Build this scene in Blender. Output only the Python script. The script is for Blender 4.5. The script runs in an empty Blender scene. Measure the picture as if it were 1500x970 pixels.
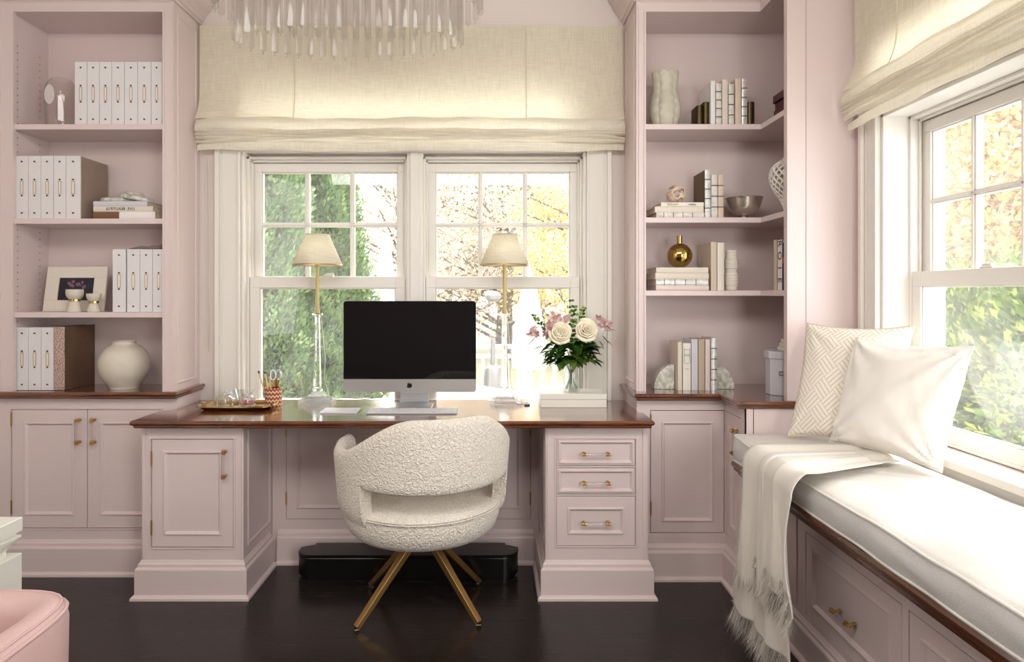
import bpy, math, random
import numpy as np
from mathutils import Vector, Matrix, noise
random.seed(7)
C = bpy.context.scene.collection
PI = math.pi
F_PX, VX, VY, CAM_Z = 931.0, 722.0, 430.0, 1.34

def at(px, py, Y):
    """point at depth Y seen at a pixel of the 1500x970 photograph"""
    return Vector(((px - VX) * Y / F_PX, Y, CAM_Z + (VY - py) * Y / F_PX))
def ax(px, Y): return (px - VX) * Y / F_PX
def az(py, Y): return CAM_Z + (VY - py) * Y / F_PX

# ------------------------------------------------------------------ materials
def new_mat(name):
    m = bpy.data.materials.new(name); m.use_nodes = True
    nt = m.node_tree
    return m, nt, nt.nodes['Principled BSDF']
def lin(c):
    return tuple((v / 12.92 if v <= 0.04045 else ((v + 0.055) / 1.055) ** 2.4) for v in c)
def mat(name, rgb, rough=0.5, metal=0.0, bump=0.0, scale=50.0, var=0.0, detail=3, sheen=0, coat=0, spec=0.5, stretch=None):
    """rgb is sRGB; var mixes a slightly different tone by noise, bump adds noise relief"""
    m, nt, b = new_mat(name)
    rgb = lin(rgb)
    b.inputs['Base Color'].default_value = (*rgb, 1)
    b.inputs['Roughness'].default_value = rough
    b.inputs['Metallic'].default_value = metal
    b.inputs['Specular IOR Level'].default_value = spec
    if sheen: b.inputs['Sheen Weight'].default_value = sheen
    if coat: b.inputs['Coat Weight'].default_value = coat; b.inputs['Coat Roughness'].default_value = 0.08
    tc = nt.nodes.new('ShaderNodeTexCoord')
    mp = nt.nodes.new('ShaderNodeMapping'); nt.links.new(tc.outputs['Object'], mp.inputs[0])
    if stretch: mp.inputs['Scale'].default_value = stretch
    n = nt.nodes.new('ShaderNodeTexNoise'); n.inputs['Scale'].default_value = scale; n.inputs['Detail'].default_value = detail
    nt.links.new(mp.outputs[0], n.inputs['Vector'])
    if var:
        r = nt.nodes.new('ShaderNodeValToRGB')
        r.color_ramp.elements[0].position = 0.3; r.color_ramp.elements[1].position = 0.7
        r.color_ramp.elements[0].color = (*[max(0, c * (1 - var)) for c in rgb], 1)
        r.color_ramp.elements[1].color = (*[min(1, c * (1 + var)) for c in rgb], 1)
        nt.links.new(n.outputs['Fac'], r.inputs[0]); nt.links.new(r.outputs[0], b.inputs['Base Color'])
    if bump:
        bp = nt.nodes.new('ShaderNodeBump'); bp.inputs['Strength'].default_value = bump; bp.inputs['Distance'].default_value = 0.002
        nt.links.new(n.outputs['Fac'], bp.inputs['Height']); nt.links.new(bp.outputs[0], b.inputs['Normal'])
    return m

def boucle_mat():
    m, nt, b = new_mat('boucle')
    b.inputs['Roughness'].default_value = 0.95; b.inputs['Sheen Weight'].default_value = 0.3
    tc = nt.nodes.new('ShaderNodeTexCoord')
    v = nt.nodes.new('ShaderNodeTexVoronoi'); v.inputs['Scale'].default_value = 105
    n = nt.nodes.new('ShaderNodeTexNoise'); n.inputs['Scale'].default_value = 60; n.inputs['Detail'].default_value = 2
    mx = nt.nodes.new('ShaderNodeVectorMath'); mx.operation = 'MULTIPLY_ADD'; mx.inputs[1].default_value = (.03, .03, .03)
    nt.links.new(tc.outputs['Object'], mx.inputs[2]); nt.links.new(n.outputs['Color'], mx.inputs[0]); nt.links.new(mx.outputs[0], v.inputs['Vector'])
    nt.links.new(tc.outputs['Object'], n.inputs['Vector'])
    r = nt.nodes.new('ShaderNodeValToRGB')
    r.color_ramp.elements[0].color = (*lin((.955, .93, .88)), 1); r.color_ramp.elements[1].color = (*lin((.86, .82, .76)), 1)
    nt.links.new(v.outputs['Distance'], r.inputs[0]); nt.links.new(r.outputs[0], b.inputs['Base Color'])
    inv = nt.nodes.new('ShaderNodeMath'); inv.operation = 'MULTIPLY'; inv.inputs[1].default_value = -1
    nt.links.new(v.outputs['Distance'], inv.inputs[0])
    bp = nt.nodes.new('ShaderNodeBump'); bp.inputs['Strength'].default_value = 0.9; bp.inputs['Distance'].default_value = 0.006
    nt.links.new(inv.outputs[0], bp.inputs['Height']); nt.links.new(bp.outputs[0], b.inputs['Normal'])
    return m

def wood_mat(name, dark, light, rough, axis_scale, coat=0.3):
    m, nt, b = new_mat(name)
    b.inputs['Roughness'].default_value = rough; b.inputs['Coat Weight'].default_value = coat; b.inputs['Coat Roughness'].default_value = .12
    tc = nt.nodes.new('ShaderNodeTexCoord'); mp = nt.nodes.new('ShaderNodeMapping'); mp.inputs['Scale'].default_value = axis_scale
    n = nt.nodes.new('ShaderNodeTexNoise'); n.inputs['Scale'].default_value = 6; n.inputs['Detail'].default_value = 6; n.inputs['Distortion'].default_value = .6
    r = nt.nodes.new('ShaderNodeValToRGB'); r.color_ramp.elements[0].position = .3; r.color_ramp.elements[1].position = .72
    r.color_ramp.elements[0].color = (*lin(dark), 1); r.color_ramp.elements[1].color = (*lin(light), 1)
    for a, c in ((tc.outputs['Object'], mp.inputs[0]), (mp.outputs[0], n.inputs['Vector']), (n.outputs['Fac'], r.inputs[0]), (r.outputs[0], b.inputs['Base Color'])): nt.links.new(a, c)
    return m

def floor_mat():
    m, nt, b = new_mat('ebony_floor')
    tc = nt.nodes.new('ShaderNodeTexCoord')
    br = nt.nodes.new('ShaderNodeTexBrick'); br.offset = .37; br.inputs['Scale'].default_value = 1
    br.inputs['Brick Width'].default_value = 1.3; br.inputs['Row Height'].default_value = .13; br.inputs['Mortar Size'].default_value = .0016
    br.inputs['Color1'].default_value = (*lin((.13, .105, .10)), 1); br.inputs['Color2'].default_value = (*lin((.165, .13, .12)), 1); br.inputs['Mortar'].default_value = (*lin((.03, .02, .02)), 1)
    nt.links.new(tc.outputs['Object'], br.inputs['Vector']); nt.links.new(br.outputs['Color'], b.inputs['Base Color'])
    mp = nt.nodes.new('ShaderNodeMapping'); mp.inputs['Scale'].default_value = (2, 40, 1)
    n = nt.nodes.new('ShaderNodeTexNoise'); n.inputs['Scale'].default_value = 3; n.inputs['Detail'].default_value = 5
    nt.links.new(tc.outputs['Object'], mp.inputs[0]); nt.links.new(mp.outputs[0], n.inputs['Vector'])
    mr = nt.nodes.new('ShaderNodeMapRange'); mr.inputs['To Min'].default_value = .16; mr.inputs['To Max'].default_value = .34
    nt.links.new(n.outputs['Fac'], mr.inputs['Value']); nt.links.new(mr.outputs[0], b.inputs['Roughness'])
    bp = nt.nodes.new('ShaderNodeBump'); bp.inputs['Strength'].default_value = .12; bp.inputs['Distance'].default_value = .002
    nt.links.new(br.outputs['Fac'], bp.inputs['Height']); bp.invert = True; nt.links.new(bp.outputs[0], b.inputs['Normal'])
    return m

def glass_thin(name='window_glass', ior=1.55, tint=(1, 1, 1), dust=0.0):
    m = bpy.data.materials.new(name); m.use_nodes = True; nt = m.node_tree; nt.nodes.clear()
    o = nt.nodes.new('ShaderNodeOutputMaterial'); mx = nt.nodes.new('ShaderNodeMixShader')
    t = nt.nodes.new('ShaderNodeBsdfTransparent'); t.inputs[0].default_value = (*tint, 1)
    g = nt.nodes.new('ShaderNodeBsdfGlossy'); g.inputs['Roughness'].default_value = 0.0
    f = nt.nodes.new('ShaderNodeFresnel'); ge = nt.nodes.new('ShaderNodeNewGeometry'); mr = nt.nodes.new('ShaderNodeMapRange')
    mr.inputs['To Min'].default_value = ior; mr.inputs['To Max'].default_value = 1 / ior      # both faces of the pane reflect alike
    nt.links.new(ge.outputs['Backfacing'], mr.inputs['Value']); nt.links.new(mr.outputs[0], f.inputs['IOR'])
    if dust:       # a film of dust that scatters daylight
        tl = nt.nodes.new('ShaderNodeBsdfTranslucent'); m2 = nt.nodes.new('ShaderNodeMixShader')
        tc = nt.nodes.new('ShaderNodeTexCoord'); n = nt.nodes.new('ShaderNodeTexNoise'); n.inputs['Scale'].default_value = 5; n.inputs['Detail'].default_value = 6
        mm = nt.nodes.new('ShaderNodeMapRange'); mm.inputs['From Min'].default_value = .3; mm.inputs['From Max'].default_value = .7; mm.inputs['To Min'].default_value = dust * .6; mm.inputs['To Max'].default_value = dust * 1.4
        nt.links.new(tc.outputs['Object'], n.inputs['Vector']); nt.links.new(n.outputs['Fac'], mm.inputs['Value']); nt.links.new(mm.outputs[0], m2.inputs[0])
        nt.links.new(t.outputs[0], m2.inputs[1]); nt.links.new(tl.outputs[0], m2.inputs[2]); t = m2
    nt.links.new(f.outputs[0], mx.inputs[0]); nt.links.new(t.outputs[0], mx.inputs[1]); nt.links.new(g.outputs[0], mx.inputs[2]); nt.links.new(mx.outputs[0], o.inputs[0])
    return m
def glass_solid(name='crystal', col=(1, 1, 1), rough=0.0, ior=1.48):
    m, nt, b = new_mat(name)
    b.inputs['Base Color'].default_value = (*col, 1); b.inputs['Transmission Weight'].default_value = 1; b.inputs['Roughness'].default_value = rough; b.inputs['IOR'].default_value = ior
    return m
def linen_mat(name, rgb, trans, weave=260, tfac=.45):
    m = bpy.data.materials.new(name); m.use_nodes = True; nt = m.node_tree; nt.nodes.clear()
    o = nt.nodes.new('ShaderNodeOutputMaterial'); mx = nt.nodes.new('ShaderNodeMixShader'); mx.inputs[0].default_value = tfac
    d = nt.nodes.new('ShaderNodeBsdfDiffuse'); t = nt.nodes.new('ShaderNodeBsdfTranslucent')
    tc = nt.nodes.new('ShaderNodeTexCoord')
    fac = None
    for sc in ((12, 12, weave), (weave, weave, 12)):
        mp = nt.nodes.new('ShaderNodeMapping'); mp.inputs['Scale'].default_value = sc
        n = nt.nodes.new('ShaderNodeTexNoise'); n.inputs['Scale'].default_value = 1; n.inputs['Detail'].default_value = 3
        nt.links.new(tc.outputs['Object'], mp.inputs[0]); nt.links.new(mp.outputs[0], n.inputs['Vector'])
        if fac is None: fac = n.outputs['Fac']
        else:
            a = nt.nodes.new('ShaderNodeMath'); a.operation = 'ADD'; nt.links.new(fac, a.inputs[0]); nt.links.new(n.outputs['Fac'], a.inputs[1]); fac = a.outputs[0]
    mr = nt.nodes.new('ShaderNodeMapRange'); mr.inputs['From Min'].default_value = .7; mr.inputs['From Max'].default_value = 1.3; mr.inputs['To Min'].default_value = .88; mr.inputs['To Max'].default_value = 1.06
    nt.links.new(fac, mr.inputs['Value'])
    for sh, col in ((d, lin(rgb)), (t, lin(trans))):
        v = nt.nodes.new('ShaderNodeVectorMath'); v.operation = 'SCALE'; v.inputs[0].default_value = col
        nt.links.new(mr.outputs[0], v.inputs['Scale']); nt.links.new(v.outputs[0], sh.inputs[0])
    nt.links.new(d.outputs[0], mx.inputs[1]); nt.links.new(t.outputs[0], mx.inputs[2]); nt.links.new(mx.outputs[0], o.inputs[0])
    return m
def fret_mat():
    """raised diagonal key pattern: two families of parallel lines alternating in a diagonal checker of the pillow's own uv"""
    m, nt, b = new_mat('fretwork_linen'); b.inputs['Roughness'].default_value = .9
    uv = nt.nodes.new('ShaderNodeUVMap'); sep = nt.nodes.new('ShaderNodeSeparateXYZ'); nt.links.new(uv.outputs[0], sep.inputs[0])
    def M(op, a, c=None):
        n = nt.nodes.new('ShaderNodeMath'); n.operation = op
        for i, v in enumerate((a, c)):
            if v is None: continue
            if isinstance(v, (int, float)): n.inputs[i].default_value = v
            else: nt.links.new(v, n.inputs[i])
        return n.outputs[0]
    a = M('ADD', sep.outputs[0], sep.outputs[1]); c = M('SUBTRACT', sep.outputs[0], sep.outputs[1]); c = M('ADD', c, 5.0)
    K = 5.0
    par = M('MODULO', M('ADD', M('FLOOR', M('MULTIPLY', a, K)), M('FLOOR', M('MULTIPLY', c, K))), 2.0)
    la = M('FRACT', M('MULTIPLY', a, K * 4)); lc = M('FRACT', M('MULTIPLY', c, K * 4))
    val = M('ADD', M('MULTIPLY', la, par), M('MULTIPLY', lc, M('SUBTRACT', 1.0, par)))
    line = M('GREATER_THAN', M('ABSOLUTE', M('SUBTRACT', val, .5)), .37)
    mix = nt.nodes.new('ShaderNodeMix'); mix.data_type = 'RGBA'
    mix.inputs[6].default_value = (*lin((.93, .905, .86)), 1); mix.inputs[7].default_value = (*lin((.81, .76, .69)), 1)
    nt.links.new(line, mix.inputs[0]); nt.links.new(mix.outputs[2], b.inputs['Base Color'])
    bp = nt.nodes.new('ShaderNodeBump'); bp.invert = True; bp.inputs['Strength'].default_value = .6; bp.inputs['Distance'].default_value = .003
    nt.links.new(line, bp.inputs['Height']); nt.links.new(bp.outputs[0], b.inputs['Normal'])
    return m
def leaf_mat(name, c1, c2, c3, trans=.45):
    """leaf colour picked per leaf from a face attribute"""
    m = bpy.data.materials.new(name); m.use_nodes = True; nt = m.node_tree; nt.nodes.clear()
    o = nt.nodes.new('ShaderNodeOutputMaterial'); mx = nt.nodes.new('ShaderNodeMixShader'); mx.inputs[0].default_value = trans
    at_ = nt.nodes.new('ShaderNodeAttribute'); at_.attribute_name = 'tone'
    r = nt.nodes.new('ShaderNodeValToRGB'); e = r.color_ramp.elements
    e[0].color = (*lin(c1), 1); e[1].color = (*lin(c3), 1); k = e.new(.5); k.color = (*lin(c2), 1)
    nt.links.new(at_.outputs['Fac'], r.inputs[0])
    d = nt.nodes.new('ShaderNodeBsdfDiffuse'); t = nt.nodes.new('ShaderNodeBsdfTranslucent')
    for s in (d, t): nt.links.new(r.outputs[0], s.inputs[0])
    nt.links.new(d.outputs[0], mx.inputs[1]); nt.links.new(t.outputs[0], mx.inputs[2]); nt.links.new(mx.outputs[0], o.inputs[0])
    return m
def chevron_mat():
    m, nt, b = new_mat('woven_chevron'); b.inputs['Roughness'].default_value = .8
    tc = nt.nodes.new('ShaderNodeTexCoord'); sep = nt.nodes.new('ShaderNodeSeparateXYZ'); nt.links.new(tc.outputs['Object'], sep.inputs[0])
    def M(op, a, c=None):
        n = nt.nodes.new('ShaderNodeMath'); n.operation = op
        for i, v in enumerate((a, c)):
            if v is None: continue
            if isinstance(v, (int, float)): n.inputs[i].default_value = v
            else: nt.links.new(v, n.inputs[i])
        return n.outputs[0]
    ang = M('ARCTAN2', sep.outputs[1], sep.outputs[0])
    z = M('ABSOLUTE', M('SUBTRACT', M('FRACT', M('MULTIPLY', M('ADD', ang, 4.0), 2.4)), .5))
    f = M('FRACT', M('ADD', M('MULTIPLY', sep.outputs[2], 48.0), z))
    r = nt.nodes.new('ShaderNodeValToRGB'); r.color_ramp.interpolation = 'CONSTANT'; e = r.color_ramp.elements
    e[0].color = (*lin((.62, .2, .24)), 1); e[1].position = .3; e[1].color = (*lin((.86, .68, .3)), 1)
    k = e.new(.6); k.color = (*lin((.93, .88, .82)), 1); k = e.new(.8); k.color = (*lin((.45, .16, .3)), 1)
    nt.links.new(f, r.inputs[0]); nt.links.new(r.outputs[0], b.inputs['Base Color'])
    return m
def marble_mat(name, base, vein):
    m, nt, b = new_mat(name); b.inputs['Roughness'].default_value = .35
    tc = nt.nodes.new('ShaderNodeTexCoord'); n = nt.nodes.new('ShaderNodeTexNoise'); n.inputs['Scale'].default_value = 22; n.inputs['Detail'].default_value = 8; n.inputs['Distortion'].default_value = 1.5
    r = nt.nodes.new('ShaderNodeValToRGB'); e = r.color_ramp.elements; e[0].position = .35; e[0].color = (*lin(vein), 1); e[1].position = .6; e[1].color = (*lin(base), 1)
    nt.links.new(tc.outputs['Object'], n.inputs['Vector']); nt.links.new(n.outputs['Fac'], r.inputs[0]); nt.links.new(r.outputs[0], b.inputs['Base Color'])
    return m

PAINT = mat('blush_paint', (.855, .79, .78), .42, bump=.02, scale=40)
WALLP = mat('pale_wall', (.875, .835, .815), .6, bump=.03, scale=60)
TRIM = mat('cream_trim', (.90, .885, .855), .4)
CEIL = mat('ceiling_white', (.85, .83, .80), .8)
GAP = mat('shadow_gap', (.25, .2, .19), .8)
WOOD = wood_mat('walnut', (.27, .135, .08), (.50, .28, .165), .2, (1.2, 16, 16), 1.0)
WOODY = wood_mat('walnut_edge', (.25, .13, .085), (.42, .24, .15), .25, (16, 1.0, 16), .6)
FLOORM = floor_mat()
BRASS = mat('brass', (.80, .66, .40), .3, 1.0)
BRASSD = mat('brushed_brass', (.72, .58, .36), .42, 1.0, bump=.05, scale=200)
GOLD = mat('polished_gold', (.74, .61, .36), .09, 1.0)
SILVER = mat('antique_silver', (.86, .82, .78), .24, .85, bump=.2, scale=60)
BRONZE = mat('dark_bronze', (.33, .28, .18), .4, .9)
ACRYL = glass_solid('acrylic', (.97, .97, .97), 0.02, 1.35)
CRYSTAL = glass_solid('crystal', ior=1.22)
PANE = glass_thin(dust=.035)
PANE2 = glass_thin('old_window_glass', 1.9, dust=.04)
VASEG = glass_thin('vase_glass', 1.7, (.97, .98, .975), dust=.09)
FROST = glass_thin('frosted_crystal', 1.6, dust=.28)
RODM = glass_thin('chandelier_glass', 1.55, (.955, .945, .93), dust=.10)
ROD = glass_thin('rod_glass', 1.5, (.965, .955, .945))
BOUCLE = boucle_mat()
LINEN = linen_mat('linen_shade', (.965, .95, .895), (1.0, .975, .87), tfac=.42)
LINEN2 = linen_mat('linen_hem', (.945, .925, .87), (.93, .90, .80), tfac=.3)
CUSHM = mat('cushion_linen', (.875, .86, .835), .9, bump=.35, scale=240, var=.03, detail=2)
CUSHS = mat('cushion_boxing', (.84, .83, .82), .9, bump=.35, scale=240, var=.05, detail=2)
PILLOWM = mat('white_cotton', (.945, .93, .905), .9, bump=.15, scale=300)
FRET = fret_mat()
THROWM = mat('cream_wool', (.90, .875, .835), .95, bump=.8, scale=420, var=.05, sheen=.3)
PINKL = mat('pink_leather', (.80, .67, .65), .36, bump=.12, scale=160, var=.02)
WHITEL = mat('white_lacquer', (.90, .89, .85), .35)
BINDER = mat('binder_white', (.87, .86, .86), .5, bump=.05, scale=300)
BINDER_SHADE = mat('binder_side_shade', (.60, .52, .47), .6)
RIVET = mat('dark_rivet', (.35, .31, .28), .4, .6)
SCREEN = mat('black_screen', (.015, .015, .03), .04)
ALU = mat('aluminium', (.78, .78, .78), .32, .75)
KEYS = mat('white_keys', (.88, .88, .89), .4)
BLACK = mat('black', (.04, .035, .035), .35)
CERAM = mat('matte_ceramic', (.82, .79, .73), .55, bump=.1, scale=25, var=.03)
WARMW = mat('warm_white', (.88, .85, .80), .5)
MARBLE = marble_mat('marble', (.87, .85, .81), (.62, .64, .58))
SEQUIN = mat('bronze_sequins', (.74, .65, .60), .3, .5, bump=1.0, scale=210, var=.75, detail=1)
SEQUIN2 = mat('bronze_cloth', (.44, .33, .26), .5, .2, bump=.8, scale=300, var=.25, detail=1)
SHADE = linen_mat('lamp_parchment', (.985, .975, .94), (1, .97, .86), tfac=.5)

# ------------------------------------------------------------------ mesh building
class MB:
    def __init__(s): s.v = []; s.f = []; s.m = []; s.s = []; s.M = None
    def add(s, vs, fs, m=0, smooth=False):
        b = len(s.v)
        s.v += [(s.M @ Vector(p)) if s.M is not None else Vector(p) for p in vs]
        s.f += [tuple(b + i for i in f) for f in fs]; s.m += [m] * len(fs); s.s += [smooth] * len(fs)
        return s
    def box(s, x0, x1, y0, y1, z0, z1, m=0):
        v = [(x, y, z) for z in (z0, z1) for y in (y0, y1) for x in (x0, x1)]
        return s.add(v, [(0, 2, 3, 1), (4, 5, 7, 6), (0, 1, 5, 4), (2, 6, 7, 3), (0, 4, 6, 2), (1, 3, 7, 5)], m)
    def rings(s, rings, m=0, smooth=True, cap0=True, cap1=True, closed=False):
        n = len(rings[0]); vs = [p for r in rings for p in r]; fs = []
        K = len(rings)
        for k in range(K if closed else K - 1):
            a, b = k * n, ((k + 1) % K) * n
            for i in range(n):
                j = (i + 1) % n; fs.append((a + i, a + j, b + j, b + i))
        if not closed:
            if cap0: fs.append(tuple(range(n - 1, -1, -1)))
            if cap1: fs.append(tuple((K - 1) * n + i for i in range(n)))
        return s.add(vs, fs, m, smooth)
    def lathe(s, prof, n=24, c=(0, 0, 0), m=0, cap0=True, cap1=True, sq=None, smooth=True):
        R = []
        for r, z in prof:
            ring = []
            for i in range(n):
                a = 2 * PI * i / n; k = 1 if sq is None else sq(a, z)
                ring.append((c[0] + r * k * math.cos(a), c[1] + r * k * math.sin(a), c[2] + z))
            R.append(ring)
        return s.rings(R, m, smooth, cap0, cap1)
    def cyl(s, p0, p1, r0, r1=None, n=12, m=0, smooth=True):
        r1 = r0 if r1 is None else r1
        p0, p1 = Vector(p0), Vector(p1); d = (p1 - p0).normalized()
        a = d.orthogonal().normalized(); b = d.cross(a)
        return s.rings([[p + (a * math.cos(2 * PI * i / n) + b * math.sin(2 * PI * i / n)) * r for i in range(n)] for p, r in ((p0, r0), (p1, r1))], m, smooth)
    def bar(s, p0, p1, w, h, up=(0, 0, 1), m=0, w1=None, h1=None):
        p0, p1 = Vector(p0), Vector(p1); d = (p1 - p0).normalized(); side = d.cross(Vector(up)).normalized(); u = side.cross(d)
        R = []
        for p, ww, hh in ((p0, w, h), (p1, w1 or w, h1 or h)):
            R.append([p + side * (a * ww / 2) + u * (b * hh / 2) for a, b in ((-1, -1), (1, -1), (1, 1), (-1, 1))])
        return s.rings(R, m, False)
    def tube(s, pts, r, n=8, m=0, closed=False):
        pts = [Vector(p) for p in pts]; K = len(pts); R = []; prev = None
        for i in range(K):
            a = pts[(i - 1) % K] if (closed or i) else pts[0]; b = pts[(i + 1) % K] if (closed or i < K - 1) else pts[-1]
            d = (b - a).normalized()
            o = d.orthogonal().normalized() if prev is None else (prev - d * prev.dot(d)).normalized()
            prev = o; q = d.cross(o); rr = r(i / (K - 1)) if callable(r) else r
            R.append([pts[i] + (o * math.cos(2 * PI * k / n) + q * math.sin(2 * PI * k / n)) * rr for k in range(n)])
        return s.rings(R, m, True, closed=closed)
    def poly(s, pts, z0, z1, m=0):
        """vertical prism over a plan polygon (counter-clockwise)"""
        return s.rings([[(x, y, z0) for x, y in pts], [(x, y, z1) for x, y in pts]], m, False)
    def stack(s, pts, levels, m=0, smooth=False, closed=True):
        """plan polygon (counter-clockwise) offset outwards by each level's first value at height of its second"""
        R = [[(x, y, z) for x, y in offset(pts, o, closed)] for o, z in levels]
        return s.rings(R, m, smooth)
    def sweep(s, path, prof, m=0, closed=False):
        """(out, z) profile swept along a plan path; out points to the path's right side"""
        cols = [offset(path, o, closed) for o, z in prof]; n = len(prof); vs = []; fs = []
        K = len(path)
        for k in range(K):
            for j in range(n): vs.append((cols[j][k][0], cols[j][k][1], prof[j][1]))
        for k in range(K if closed else K - 1):
            a, b = k * n, ((k + 1) % K) * n
            for j in range(n):
                i = (j + 1) % n; fs.append((a + j, a + i, b + i, b + j))
        if not closed: fs += [tuple(range(n)), tuple(range((K - 1) * n + n - 1, (K - 1) * n - 1, -1))]
        return s.add(vs, fs, m)
    def grid(s, fn, nu, nv, m=0, smooth=True, wrap_u=False):
        vs = [fn(i / (nu if wrap_u else nu - 1), j / (nv - 1)) for j in range(nv) for i in range(nu)]
        fs = []
        for j in range(nv - 1):
            for i in range(nu if wrap_u else nu - 1):
                k = (i + 1) % nu; fs.append((j * nu + i, j * nu + k, (j + 1) * nu + k, (j + 1) * nu + i))
        return s.add(vs, fs, m, smooth)

def offset(pts, o, closed=True):
    """plan offset to the right of the direction of travel (outwards for a counter-clockwise loop)"""
    n = len(pts); out = []
    for i in range(n):
        p = Vector(pts[i]).to_2d()
        ns = []
        for a, b in ((i - 1, i), (i, i + 1)):
            if not closed and (a < 0 or b >= n): continue
            e = Vector(pts[b % n]).to_2d() - Vector(pts[a % n]).to_2d()
            if e.length > 1e-9: ns.append(Vector((e.y, -e.x)).normalized())
        if len(ns) == 2:
            d = ns[0] + ns[1]; k = d.dot(ns[0]); d = d / k if abs(k) > 1e-6 else ns[0]
        else: d = ns[0]
        out.append((p.x + d.x * o, p.y + d.y * o))
    return out

class Frame:
    """a wall-like plane: u along it, v up, n out of it"""
    def __init__(s, o, U, N): s.o = Vector(o); s.U = Vector(U); s.N = Vector(N); s.V = Vector((0, 0, 1))
    def p(s, u, v, n): return s.o + s.U * u + s.V * v + s.N * n
    def flip(s): return s.U.cross(s.V).dot(s.N) < 0
FY = lambda y: Frame((0, y, 0), (1, 0, 0), (0, -1, 0))        # faces the camera, u = x, v = z
FX = lambda x: Frame((x, 0, 0), (0, 1, 0), (-1, 0, 0))        # faces -x, u = y, v = z
FXP = lambda x: Frame((x, 0, 0), (0, 1, 0), (1, 0, 0))        # faces +x

def lbox(mb, F, u0, u1, v0, v1, n0, n1, m=0):
    P = [F.p(u, v, n) for n in (n0, n1) for v in (v0, v1) for u in (u0, u1)]
    fs = [(0, 2, 3, 1), (4, 5, 7, 6), (0, 1, 5, 4), (2, 6, 7, 3), (0, 4, 6, 2), (1, 3, 7, 5)]
    if F.flip(): fs = [f[::-1] for f in fs]
    return mb.add(P, fs, m)
def nest(mb, F, u0, u1, v0, v1, prof, m=0, cap0=True):
    """concentric rectangles: prof = (inset, n); the last is filled"""
    R = [[F.p(a, b, n) for a, b in ((u0 + i, v0 + i), (u1 - i, v0 + i), (u1 - i, v1 - i), (u0 + i, v1 - i))] for i, n in prof]
    if F.flip(): R = [r[::-1] for r in R]
    return mb.rings(R, m, False, cap0=cap0)
def face_frame(mb, F, U, V, opens, n0=-.038, n1=0, m=0):
    """a board from U[0]..U[1], V[0]..V[1] with rectangular openings (u0,u1,v0,v1)"""
    us = sorted({U[0], U[1], *[o[0] for o in opens], *[o[1] for o in opens]}); vs = sorted({V[0], V[1], *[o[2] for o in opens], *[o[3] for o in opens]})
    for a, b in zip(us, us[1:]):
        run = None
        for c, d in zip(vs, vs[1:]):
            mu, mv = (a + b) / 2, (c + d) / 2
            hit = any(o[0] < mu < o[1] and o[2] < mv < o[3] for o in opens)
            if not hit: lbox(mb, F, a, b, c, d, n0, n1, m)
BEAD = .008
def bead_rect(mb, F, o, m=0, w=.006, t=.0045):
    u0, u1, v0, v1 = o
    lbox(mb, F, u0 - w, u0, v0 - w, v1 + w, 0, t, m); lbox(mb, F, u1, u1 + w, v0 - w, v1 + w, 0, t, m)
    lbox(mb, F, u0, u1, v0 - w, v0, 0, t, m); lbox(mb, F, u0, u1, v1, v1 + w, 0, t, m)

ORG = {}
def link(o): C.objects.link(o); return o
def build(mb, name, mats, parent=None, org=None, bevel=0, bseg=2, subsurf=0, angle=38, solid=0, local=False, fix=True):
    if not isinstance(mats, (list, tuple)): mats = [mats]
    if local: off = Vector((0, 0, 0))
    elif parent is not None: off = ORG.get(parent.name, Vector((0, 0, 0)))
    elif org is not None: off = Vector(org)
    else:
        xs = [v.x for v in mb.v]; ys = [v.y for v in mb.v]; zs = [v.z for v in mb.v]
        off = Vector(((min(xs) + max(xs)) / 2, (min(ys) + max(ys)) / 2, min(zs)))
    me = bpy.data.meshes.new(name)
    me.from_pydata([v - off for v in mb.v], [], mb.f)
    for m in mats: me.materials.append(m)
    me.polygons.foreach_set('material_index', mb.m); me.polygons.foreach_set('use_smooth', mb.s)
    if fix:
        import bmesh
        bm = bmesh.new(); bm.from_mesh(me); bmesh.ops.recalc_face_normals(bm, faces=bm.faces); bm.to_mesh(me); bm.free()
    if any(mb.s): me.set_sharp_from_angle(angle=math.radians(angle))
    me.update()
    o = link(bpy.data.objects.new(name, me))
    if parent is not None: o.parent = parent; ORG[o.name] = off
    else: o.location = off; ORG[o.name] = off
    if bevel:
        b = o.modifiers.new('b', 'BEVEL'); b.width = bevel; b.segments = bseg; b.limit_method = 'ANGLE'; b.angle_limit = math.radians(40); b.harden_normals = False
    if solid:
        b = o.modifiers.new('s', 'SOLIDIFY'); b.thickness = solid; b.offset = 0
    if subsurf:
        b = o.modifiers.new('u', 'SUBSURF'); b.levels = b.render_levels = subsurf
    return o
def tag(o, label=None, cat=None, group=None, kind=None):
    if label: o['label'] = label
    if cat: o['category'] = cat
    if group: o['group'] = group
    if kind: o['kind'] = kind
    return o
def thing(name, label, cat, loc=(0, 0, 0), group=None, rz=0):
    o = link(bpy.data.objects.new(name, None)); o.location = loc; o.rotation_euler = (0, 0, rz); o.empty_display_size = .05
    ORG[o.name] = Vector(loc)
    return tag(o, label, cat, group)
def dup(root, delta=(0, 0, 0), label=None, group=None):
    kids = [o for o in bpy.data.objects if o.parent == root]
    sub = {k.name: [o for o in bpy.data.objects if o.parent == k] for k in kids}
    r = root.copy(); C.objects.link(r); r.location = root.location + Vector(delta)
    if label: r['label'] = label
    if group: r['group'] = group
    for ch in kids:
        c = ch.copy(); C.objects.link(c); c.parent = r
        for g in sub[ch.name]:
            d = g.copy(); C.objects.link(d); d.parent = c
    return r
def struct(mb, name, m, **k): return tag(build(mb, name, m, **k), kind='structure')
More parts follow.
